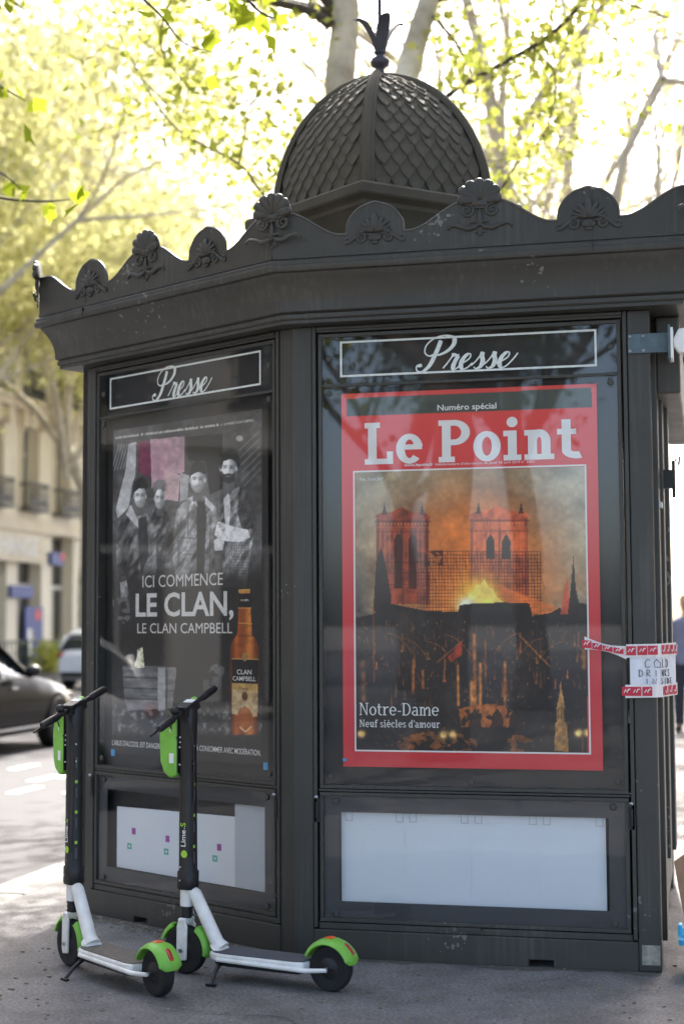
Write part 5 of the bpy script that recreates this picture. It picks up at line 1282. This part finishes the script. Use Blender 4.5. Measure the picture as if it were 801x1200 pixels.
# ------------------------------------------------------------------ stone buildings across the street
M['stone'] = mat('facade_limestone', rgb(243,234,216), .85, var=.10, scale=.5, bump=.1, bscale=6)
M['stone2'] = mat('carved_limestone', rgb(230,218,198), .85, var=.14, scale=1.2, bump=.2, bscale=9)
M['pane'] = mat('window_pane', rgb(70,80,88), .08, spec=.8)
M['wframe'] = mat('window_frame', rgb(214,210,200), .6)
M['iron'] = mat('iron_balcony', rgb(44,46,52), .5)
M['zinc'] = mat('zinc_roof', rgb(112,118,126), .5, var=.1, scale=.6)
M['shop'] = mat('shop_dark', rgb(58,54,52), .3, var=.2, scale=1)
M['blue'] = mat('blue_panel', rgb(34,62,140), .5, var=.08, scale=2); M['redp'] = mat('red_panel', rgb(210,50,56), .5)
FX = -21.0; BAY = 2.75
def facade(name, y0, nb, label, shops=True):
    y1 = y0+nb*BAY
    t = tag(empty(name, (FX, y0, 0)), label, 'building')
    m = MB(); m.box(-9, -.45, 0, nb*BAY, 0, 19.5)
    floors = [(5.35,8.25),(9.15,12.0),(12.6,15.2),(15.8,18.2)]
    hw = .62
    for k in range(nb+1):
        a = 0 if k == 0 else k*BAY-BAY/2+hw; b = nb*BAY if k == nb else k*BAY+BAY/2-hw
        m.box(-.451, 0, a, b, 4.9, 18.9)
        m.box(-.451, .06, max(0, k*BAY-.42), min(nb*BAY, k*BAY+.42), .0, 4.6)
    zz = [4.9]+[v for f_ in floors for v in f_]+[18.9]
    for k in range(nb):
        c = k*BAY+BAY/2
        for i in range(0, len(zz), 2): m.box(-.451, -.002, c-hw, c+hw, zz[i], zz[i+1])
    build('wall', m, M['stone'], t)
    band = MB()
    for (z, h, o) in ((4.6,.30,.22),(4.9,.18,.10),(8.75,.22,.34),(8.97,.14,.5),(12.3,.2,.2),(15.5,.18,.2),(18.7,.3,.4),(19.0,.25,.6)): band.box(-.01, o, -.02, nb*BAY+.02, z, z+h-.003)
    build('cornice', band, M['stone2'], t)
    rf = MB(); rf.prism_y([(-.3,19.3),(-1.5,22.0),(-8.8,22.4),(-9.0,19.3)][::-1], .01, nb*BAY-.01)
    ro = build('roof', rf, M['zinc'], t)
    pn = MB().box(-.40,-.38,-hw,hw,0,1).mesh('pane'); wfm = {}
    for fi, (z0, z1) in enumerate(floors):
        h = z1-z0
        fr = MB()
        for (a, b, c, d) in ((-hw,-hw+.07,0,h),(hw-.07,hw,0,h),(-.05,.05,0,h),(-hw,hw,0,.07),(-hw,hw,h-.07,h),(-hw,hw,h*.68,h*.68+.05)): fr.box(-.375,-.32,a,b,c,d)
        frm = fr.mesh('window'); pm = MB().box(-.40,-.376,-hw,hw,0,h).mesh('pane')
        su = MB(); su.box(.002,.07,-hw-.16,-hw,0,h+.15); su.box(.002,.07,hw,hw+.16,0,h+.15); su.box(.002,.11,-hw-.2,hw+.2,h+.15,h+.34)
        if fi == 0: su.box(.002,.20,-.22,.22,h-.05,h+.5); su.box(.002,.28,-hw-.28,-hw-.02,h-.1,h+.5); su.box(.002,.28,hw+.02,hw+.28,h-.1,h+.5)
        sum_ = su.mesh('surround')
        bl = MB(); bl.box(.0,.42,-hw-.2,hw+.2,-.06,0.02)
        for q in range(13): yy = -hw-.16+q*(2*hw+.32)/12; bl.box(.37,.39,yy-.012,yy+.012,.02,.86); 
        bl.box(.36,.40,-hw-.18,hw+.18,.86,.92); bl.box(.37,.39,-hw-.18,hw+.18,.45,.49); bl.box(.37,.385,-hw-.1,hw+.1,.10,.34)
        bl.box(.02,.40,-hw-.2,-hw-.17,.8,.86); bl.box(.02,.40,hw+.17,hw+.2,.8,.86)
        blm = bl.mesh('balcony')
        for k in range(nb):
            c = k*BAY+BAY/2
            wd = link('window', frm, M['wframe'], t, loc=(0,c,z0)); link('pane', pm, M['pane'], wd)
            link('surround', sum_, M['stone2'], wd)
            link('balcony', blm, M['iron'], t, loc=(0,c,z0+.03))
    sf = MB().box(-.43,-.40,-.93,.93,.02,4.55).mesh('shop_window'); sfr = MB()
    for (a, b, c, d) in ((-.93,-.86,.02,4.5),(.86,.93,.02,4.5),(-.93,.93,2.7,2.85),(-.04,.04,.02,2.7)): sfr.box(-.40,-.32,a,b,c,d)
    sfr = sfr.mesh('shop_frame')
    for k in range(nb):
        s_ = link('shop_window', sf, M['shop'], t, loc=(0,k*BAY+BAY/2,0)); link('shop_frame', sfr, M['wframe'], s_)
    return t
yb = 42.5-BAY/2-BAY*4
bd = facade('stone_building', yb, 12, 'cream limestone building with iron balconies and a change office sign')
# change office lettering, signs and poster
def bay_y(px, z): return at_plane(px, 600, (1,0,0), FX)[1]-yb
def sign_text(body, y0, z0, h, width, m):
    me = text_mesh(body, 1.0, 1.0, .03); xs = [v.co.x for v in me.vertices]; k = width/(max(xs)-min(xs)); x0 = min(xs)
    for v in me.vertices: v.co = Vector((.30, (v.co.x-x0)*k, v.co.z*h/.73))
    return link('sign_lettering', me, m, bd, loc=(0, y0, z0))
sb = build('sign_fascia', MB().box(.10,.28,bay_y(-30,0),bay_y(43,0),3.55,4.55), M['stone2'], bd)
sign_text('CHANGE', bay_y(-20,0), 3.80, .62, bay_y(36,0)-bay_y(-20,0), M['white_print'])
b1 = build('blue_sign', MB().box(.10,.20,bay_y(55,0),bay_y(70,0),3.55,4.0), M['blue'], bd); build('red_corner', MB().box(.2005,.21,bay_y(66,0),bay_y(70,0),3.72,4.0), M['redp'], b1)
b2 = build('blue_sign', MB().box(.10,.20,bay_y(8,0),bay_y(34,0),2.35,2.75), M['blue'], bd)
b3 = build('blue_poster', MB().box(.10,.18,bay_y(26,0),bay_y(46,0),.1,2.05), M['blue'], bd); build('red_corner', MB().box(.181,.19,bay_y(37,0),bay_y(43,0),1.6,1.95), M['redp'], b3); build('white_patch', MB().box(.181,.19,bay_y(28,0),bay_y(33,0),.4,1.3), M['white_print'], b3)
facade('stone_building', yb-19*BAY-.2, 19, 'long cream building further back along the far pavement with plain shop windows')

rb = facade('stone_building', -4.0, 24, 'unseen cream building added along the kiosk pavement to darken reflections in the black car')  # out of view, added so its shaded front darkens the black car's reflections
rb.location = (11.0, -4.0+24*BAY, 0); rb.rotation_euler = (0, 0, R(180))
# railing on the far pavement
rl = tag(empty('pavement_railing', (-18.0, 30.0, .01)), 'dark green metal railing along the far pavement edge', 'railing')
M['dgreen'] = mat('dark_green_metal', rgb(48,66,58), .5)
build('top_rail', MB().box(-.03,.03,0,16,.90,.96), M['dgreen'], rl); build('bottom_rail', MB().box(-.02,.02,0,16,.14,.18), M['dgreen'], rl)
po = MB().box(-.04,.04,-.04,.04,0,1.0).mesh('post'); ba_ = MB().box(-.012,.012,-.012,.012,.18,.90).mesh('bar')
for k in range(9): link('post', po, M['dgreen'], rl, loc=(0, k*2.0, 0))
for k in range(64): link('bar', ba_, M['dgreen'], rl, loc=(0, .25*k+.125, 0))
rng = np.random.default_rng(8); q = at_plane(58, 788, (0,0,1), 0)
sb_ = tag(empty('low_shrub', (q[0], q[1], .01)), 'small yellow-green shrub growing by the railing', 'shrub')
P = rng.normal(0, 1, (700,3))*np.array([.28,.35,.26])+np.array([0,0,.42]); P[:,2] = np.abs(P[:,2])
tag(link('crown', leaf_mesh('crown', P, .12, rng), M['leaf'], sb_), kind='stuff')
sm = MB()
for k in range(6): sm.tube([(0,0,-.02),(.08*math.cos(k),.08*math.sin(k),.25),(.2*math.cos(k),.25*math.sin(k),.5)], [.012,.008,.004], 5)
build('stem', sm, M['twig'], sb_)

# ------------------------------------------------------------------ cars
M['carblack'] = mat('black_car_paint', rgb(10,10,12), .18, spec=.12); M['carwhite'] = mat('white_car_paint', rgb(232,233,235), .2, coat=.8)
M['carglass'] = mat('car_glass', rgb(34,42,46), .05, spec=.9); M['chrome'] = mat('chrome', rgb(210,212,215), .12, metal=1.0)
def lerp_tab(tab, x): return float(np.interp(x, [p[0] for p in tab], [p[1] for p in tab]))
def car(name, loc, rz, paint, hatch, label, group=None):
    L = 4.3; hw_ = .89
    t = tag(empty(name, loc, rz), label, 'car', group)            # local x forward, from -L/2 to L/2
    top = [(-2.15,.78),(-2.05,.93),(-1.7,.98),(-.9,.93),(.75,.92),(1.2,.86),(1.75,.76),(2.05,.66),(2.15,.5)] if not hatch else [(-2.1,.80),(-2.0,.98),(-1.6,.98),(.8,.93),(1.3,.88),(1.8,.76),(2.05,.64),(2.15,.48)]
    wid = [(-2.15,.70),(-1.95,.83),(-1.4,.89),(1.2,.89),(1.8,.84),(2.05,.72),(2.15,.6)]
    xs_ = np.linspace(-2.15, 2.15, 40); v = []; f = []
    for x in xs_:
        w_ = lerp_tab(wid, x); h = lerp_tab(top, x); zb_ = .22+(.10 if abs(x) > 2.0 else 0)
        for wx in (1.32, -1.32):
            if abs(x-wx) < .36: zb_ = max(zb_, .30+math.sqrt(max(0, .36**2-(x-wx)**2)))
        half = [(w_*.93, zb_), (w_, max(zb_+.02, .45)), (w_*1.0, max(zb_+.03, .62)), (w_*.97, max(zb_+.04, h-.12)), (w_*.90, max(zb_+.05, h-.02)), (w_*.6, h+.015), (0, h+.025)]
        ring_ = [(x, -a, z) for a, z in half]+[(x, a, z) for a, z in half[::-1][1:]]
        v += ring_
    n = 13
    for i in range(len(xs_)-1):
        for k in range(n): f.append((i*n+k, i*n+(k+1)%n, (i+1)*n+(k+1)%n, (i+1)*n+k))
    f += [tuple(range(n)), tuple((len(xs_)-1)*n+k for k in range(n))[::-1]]
    build('body', MB().add(v, f), paint, t, smooth=40)
    rt = [(-1.85,.95),(-1.45,1.30),(-1.0,1.42),(-.2,1.46),(.25,1.42),(.75,1.12),(1.05,.90)] if not hatch else [(-2.02,.96),(-1.85,1.28),(-1.6,1.43),(-.6,1.48),(.1,1.45),(.65,1.16),(1.0,.92)]
    cs = 0 if hatch else -.38
    rt = [(a+cs, b) for a, b in rt]
    if not hatch: top = [(a+cs if -1 < a < 1.5 else a, b) for a, b in top]
    def cabin(xa, xb, inset, z_of, N=20):
        v = []; f = []
        for x in np.linspace(xa, xb, N):
            z1 = z_of(x); tt_ = np.clip((z1-.9)/.55, 0, 1); wb = .80-inset; wt = (.80-.20*tt_)-inset
            v += [(x,-wb,.90),(x,-wt,max(.905,z1-.05)),(x,-wt*.82,max(.91,z1)),(x,wt*.82,max(.91,z1)),(x,wt,max(.905,z1-.05)),(x,wb,.90)]
        for i in range(N-1):
            for k in range(6): f.append((i*6+k, i*6+(k+1)%6, i*6+6+(k+1)%6, i*6+6+k))
        f += [tuple(range(6)), tuple((N-1)*6+k for k in range(6))[::-1]]
        return MB().add(v, f)
    xa, xb = rt[0][0], rt[-1][0]
    build('window_glass', cabin(xa, xb, 0, lambda x: lerp_tab(rt, x)), M['carglass'], t, smooth=50)
    r0 = [p for p in rt if p[1] > 1.25]; xr0, xr1 = r0[0][0], r0[-1][0]
    v = []; f = []; N = 14
    for x in np.linspace(xr0-.04, xr1+.06, N):
        z1 = lerp_tab(rt, x); tt_ = np.clip((z1-.9)/.55, 0, 1); wt = .80-.20*tt_
        v += [(x,-wt-.006,z1-.085),(x,-wt-.004,z1-.03),(x,-wt*.8,z1+.010),(x,wt*.8,z1+.010),(x,wt+.004,z1-.03),(x,wt+.006,z1-.085)]
    for i in range(N-1):
        for k in range(5): f.append((i*6+k, i*6+k+1, i*6+6+k+1, i*6+6+k))
    build('roof', MB().add(v, f), paint, t, smooth=50)
    for s in (-1, 1):
        for (a, b) in ((xb-.02, xr1), (xr0, xa+.02)):
            za, zb_ = lerp_tab(rt, a), lerp_tab(rt, b); wa = .80-.2*np.clip((za-.9)/.55,0,1); wb = .80-.2*np.clip((zb_-.9)/.55,0,1)
            build('pillar', MB().tube([(a, s*(wa+.0), za-.02), (b, s*(wb+.0), zb_-.03)], .035, 8), paint, t, smooth='all')
        build('pillar', MB().box(-.22,-.12,s*.70-.11,s*.70+.105,.9,1.36) if False else MB().tube([(-.2,s*.803,.9),(-.2,s*.625,1.37)], .03, 6), paint, t)
        build('mirror', MB().ellipsoid((.72+cs, s*.98, .98), (.09,.10,.075), 12, 8).box(.68+cs,.76+cs,s*.93-.12,s*.93,.93,.96), M['black'] if paint is M['carblack'] else paint, t, smooth=40)
        build('side_trim', MB().box(-1.0,1.0,s*.895-.008,s*.895+.008,.285,.315), M['chrome'], t)
        build('door_handle', MB().box(-.05,.12,s*.885-.012,s*.885+.016,.77,.795), M['chrome'] if paint is M['carblack'] else paint, t)
        build('tail_light', MB().ellipsoid((-2.02, s*.66, .80), (.10,.17,.085), 12, 8), M['red_lens'], t, smooth='all')
        build('headlight', MB().ellipsoid((1.95, s*.62, .62), (.15,.19,.07), 12, 8), M['carglass'], t, smooth='all')
        for wx in (1.32, -1.32):
            wq = build('wheel', MB().lathe([(.20,-.10),(.29,-.105),(.32,-.08),(.32,.08),(.29,.105),(.20,.10)], 28, RX90), M['rubber'], t, loc=(wx, s*.80, .32), smooth=40)
            rm = MB().lathe([(.05,-.095),(.20,-.07),(.205,-.10),(.205,.10),(.20,.07),(.05,.095)], 24, RX90)
            for k in range(5):
                a = k*2*math.pi/5; rm.tube([(0,s*.10,0),(.2*math.cos(a),s*.095,.2*math.sin(a))], .022, 6)
            build('rim', rm, M['steel'], wq, smooth=40)
    build('number_plate', MB().box(-2.168,-2.155,-.26,.26,.55,.66), M['white_print'], t)
    build('bumper', MB().box(-2.17,-1.95,-.68,.68,.30,.42), M['black'], t, bevel=.03)
    return t
car('black_car', (-7.2, 10.55, -.12), R(90), M['carblack'], False, 'glossy black car on the road with its door mirror towards the kiosk')
car('white_car', (-12.75, 30.2, -.12), R(90), M['carwhite'], True, 'white hatchback further up the road seen from behind with a red tail light')
car('white_car', (-7.3, 1.75, -.12), R(90), M['carwhite'], True, 'white car in the road reflected in the glass over the whisky poster')

# ------------------------------------------------------------------ a passer-by beyond the kiosk
def skin_mesh(name, V, E, rad, parent, m, sub=2):
    me = bpy.data.meshes.new(name); me.from_pydata(V, E, []); o = link(name, me, m, parent)
    sk = o.modifiers.new('skin', 'SKIN'); sk.use_smooth_shade = True
    if not me.skin_vertices: pass
    o.modifiers.new('sub', 'SUBSURF').levels = sub; o.modifiers['sub'].render_levels = sub
    return o, me, rad
M['skin'] = mat('skin', rgb(196,150,126), .6); M['jacket'] = mat('grey_blue_jacket', rgb(120,124,146), .85, var=.1, scale=8); M['jeans'] = mat('dark_trousers', rgb(44,46,58), .85); M['hair'] = mat('dark_hair', rgb(40,32,28), .7)
def person(loc, rz, label):
    t = tag(empty('person', loc, rz), label, 'person')
    def loft(name, rings, m, parent=t):
        v = []; f = []; n = 14
        for (cx_, cy_, z, rx, ry) in rings:
            for k in range(n): q = 2*math.pi*k/n; v.append((cx_+rx*math.cos(q), cy_+ry*math.sin(q), z))
        for i in range(len(rings)-1):
            for k in range(n): f.append((i*n+k, i*n+(k+1)%n, (i+1)*n+(k+1)%n, (i+1)*n+k))
        f += [tuple(range(n-1,-1,-1)), tuple((len(rings)-1)*n+k for k in range(n))]
        return MB().add(v, f)
    # one continuous body: remeshed union of lofted limbs
    b = loft('', [(0,0,.84,.16,.11),(0,0,.96,.165,.115),(0,0,1.10,.145,.10),(0,0,1.28,.17,.115),(0,0,1.40,.19,.11),(0,0,1.455,.11,.075),(0,0,1.50,.055,.055),(0,0.01,1.55,.055,.058),(0,.015,1.58,.068,.085),(0,.015,1.65,.077,.095),(0,.01,1.71,.07,.088),(0,.0,1.755,.035,.045)], None)
    for s in (-1, 1):
        b.tube([(s*.085,0,.90),(s*.095,.02+s*.05,.48),(s*.095,-.02+s*.10,.09),(s*.095,.12+s*.10,.03)], [.09,.062,.042,.036], 10)
        b.tube([(s*.17,0,1.40),(s*.22,-.02,1.12),(s*.22,.10,.90),(s*.215,.14,.82)], [.058,.046,.034,.03], 9)
        for k in range(4): b.tube([(s*.215,.12+.014*k,.83),(s*.213,.13+.015*k,.765),(s*.205,.14+.013*k,.725)], [.009,.009,.007], 6)
        b.tube([(s*.205,.13,.84),(s*.185,.165,.79)], [.010,.008], 6)
    b.tube([(0,.09,1.66),(0,.122,1.635),(0,.10,1.62)], [.010,.014,.010], 6)
    for s in (-1, 1): b.ellipsoid((s*.078,.0,1.645), (.012,.02,.03), 8, 5)
    body = build('body', b, M['skin'], t); rm = body.modifiers.new('remesh', 'REMESH'); rm.mode = 'VOXEL'; rm.voxel_size = .013; rm.use_smooth_shade = True
    j = loft('', [(0,0,.86,.185,.135),(0,0,1.0,.185,.135),(0,0,1.14,.165,.12),(0,0,1.3,.19,.13),(0,0,1.42,.195,.12),(0,0,1.475,.10,.085)], None)
    for s in (-1, 1): j.tube([(s*.165,0,1.405),(s*.225,-.02,1.12),(s*.226,.10,.90)], [.075,.060,.048], 10)
    jo = build('jacket', j, M['jacket'], t); r2 = jo.modifiers.new('remesh', 'REMESH'); r2.mode = 'VOXEL'; r2.voxel_size = .016; r2.use_smooth_shade = True
    p_ = loft('', [(0,0,.82,.15,.115),(0,0,.94,.172,.125)], None)
    for s in (-1, 1): p_.tube([(s*.085,0,.92),(s*.095,.02+s*.05,.48),(s*.095,-.02+s*.10,.08)], [.105,.078,.062], 10)
    po_ = build('trousers', p_, M['jeans'], t); r3 = po_.modifiers.new('remesh', 'REMESH'); r3.mode = 'VOXEL'; r3.voxel_size = .016; r3.use_smooth_shade = True
    for s in (-1, 1): build('shoe', MB().ellipsoid((s*.095,.05+s*.10,.045), (.05,.14,.045), 10, 6), M['black'], t, smooth='all')
    build('hair', MB().ellipsoid((0,-.012,1.685), (.088,.105,.088), 12, 8), M['hair'], t, smooth='all')
    for s in (-1, 1): build('eye', MB().ellipsoid((s*.03,.098,1.655), (.011,.008,.006), 8, 5), M['ink'], t)
    build('mouth', MB().ellipsoid((0,.098,1.598), (.022,.008,.005), 8, 5), M['red_lens'], t)
    return t
q = at_plane(806, 857, (0,0,1), 0)
person((q[0], q[1], 0), R(170), 'person in a grey-blue jacket walking on the pavement beyond the kiosk')

# grime along the kiosk foot, hairline cracks and small litter on the pavement
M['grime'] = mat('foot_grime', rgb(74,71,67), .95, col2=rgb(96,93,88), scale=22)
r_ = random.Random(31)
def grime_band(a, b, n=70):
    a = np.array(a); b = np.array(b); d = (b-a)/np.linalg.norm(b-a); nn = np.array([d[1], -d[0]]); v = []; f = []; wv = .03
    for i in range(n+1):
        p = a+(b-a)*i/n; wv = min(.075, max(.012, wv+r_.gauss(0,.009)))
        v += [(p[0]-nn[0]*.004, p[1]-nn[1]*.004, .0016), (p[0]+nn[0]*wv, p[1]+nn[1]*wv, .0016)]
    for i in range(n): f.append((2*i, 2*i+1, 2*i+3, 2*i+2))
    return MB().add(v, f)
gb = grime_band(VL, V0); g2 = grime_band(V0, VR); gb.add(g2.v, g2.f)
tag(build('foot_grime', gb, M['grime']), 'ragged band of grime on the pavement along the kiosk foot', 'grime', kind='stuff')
ck = MB()
for (x, y, a, L) in ((.9,-.35,.35,.7),(-.2,-.95,-.2,.9),(1.35,-.55,1.2,.4),(-1.0,-.05,-.7,.5)):
    p = [(x, y)]; n = 16
    for i in range(n): a += r_.gauss(0,.28); p.append((p[-1][0]+math.cos(a)*L/n, p[-1][1]+math.sin(a)*L/n))
    v = []; f = []
    for i, (px_, py_) in enumerate(p): wv = .0022*math.sin(math.pi*(i+.5)/(n+1)); v += [(px_, py_-wv, .0018), (px_, py_+wv, .0018)]
    for i in range(n): f.append((2*i, 2*i+2, 2*i+3, 2*i+1))
    ck.add(v, f)
tag(build('pavement_cracks', ck, mat('crack', rgb(48,47,46), .95)), 'hairline cracks in the grey asphalt pavement', 'cracks', kind='stuff')
gum = MB()
for _ in range(26):
    x, y, q = r_.uniform(-1.1,2.2), r_.uniform(-1.5,-.12), r_.uniform(.006,.014)
    if x < 0 and y > -.6*x-.1: continue
    gum.prism_z([(x+q*math.cos(k*.785)*r_.uniform(.7,1.2), y+q*math.sin(k*.785)*r_.uniform(.7,1.2)) for k in range(8)], .0012, .0026)
tag(build('gum_spots', gum, mat('old_gum', rgb(66,65,66), .9, col2=rgb(128,126,122), scale=3)), 'flattened old gum spots on the asphalt pavement', 'gum', kind='stuff')
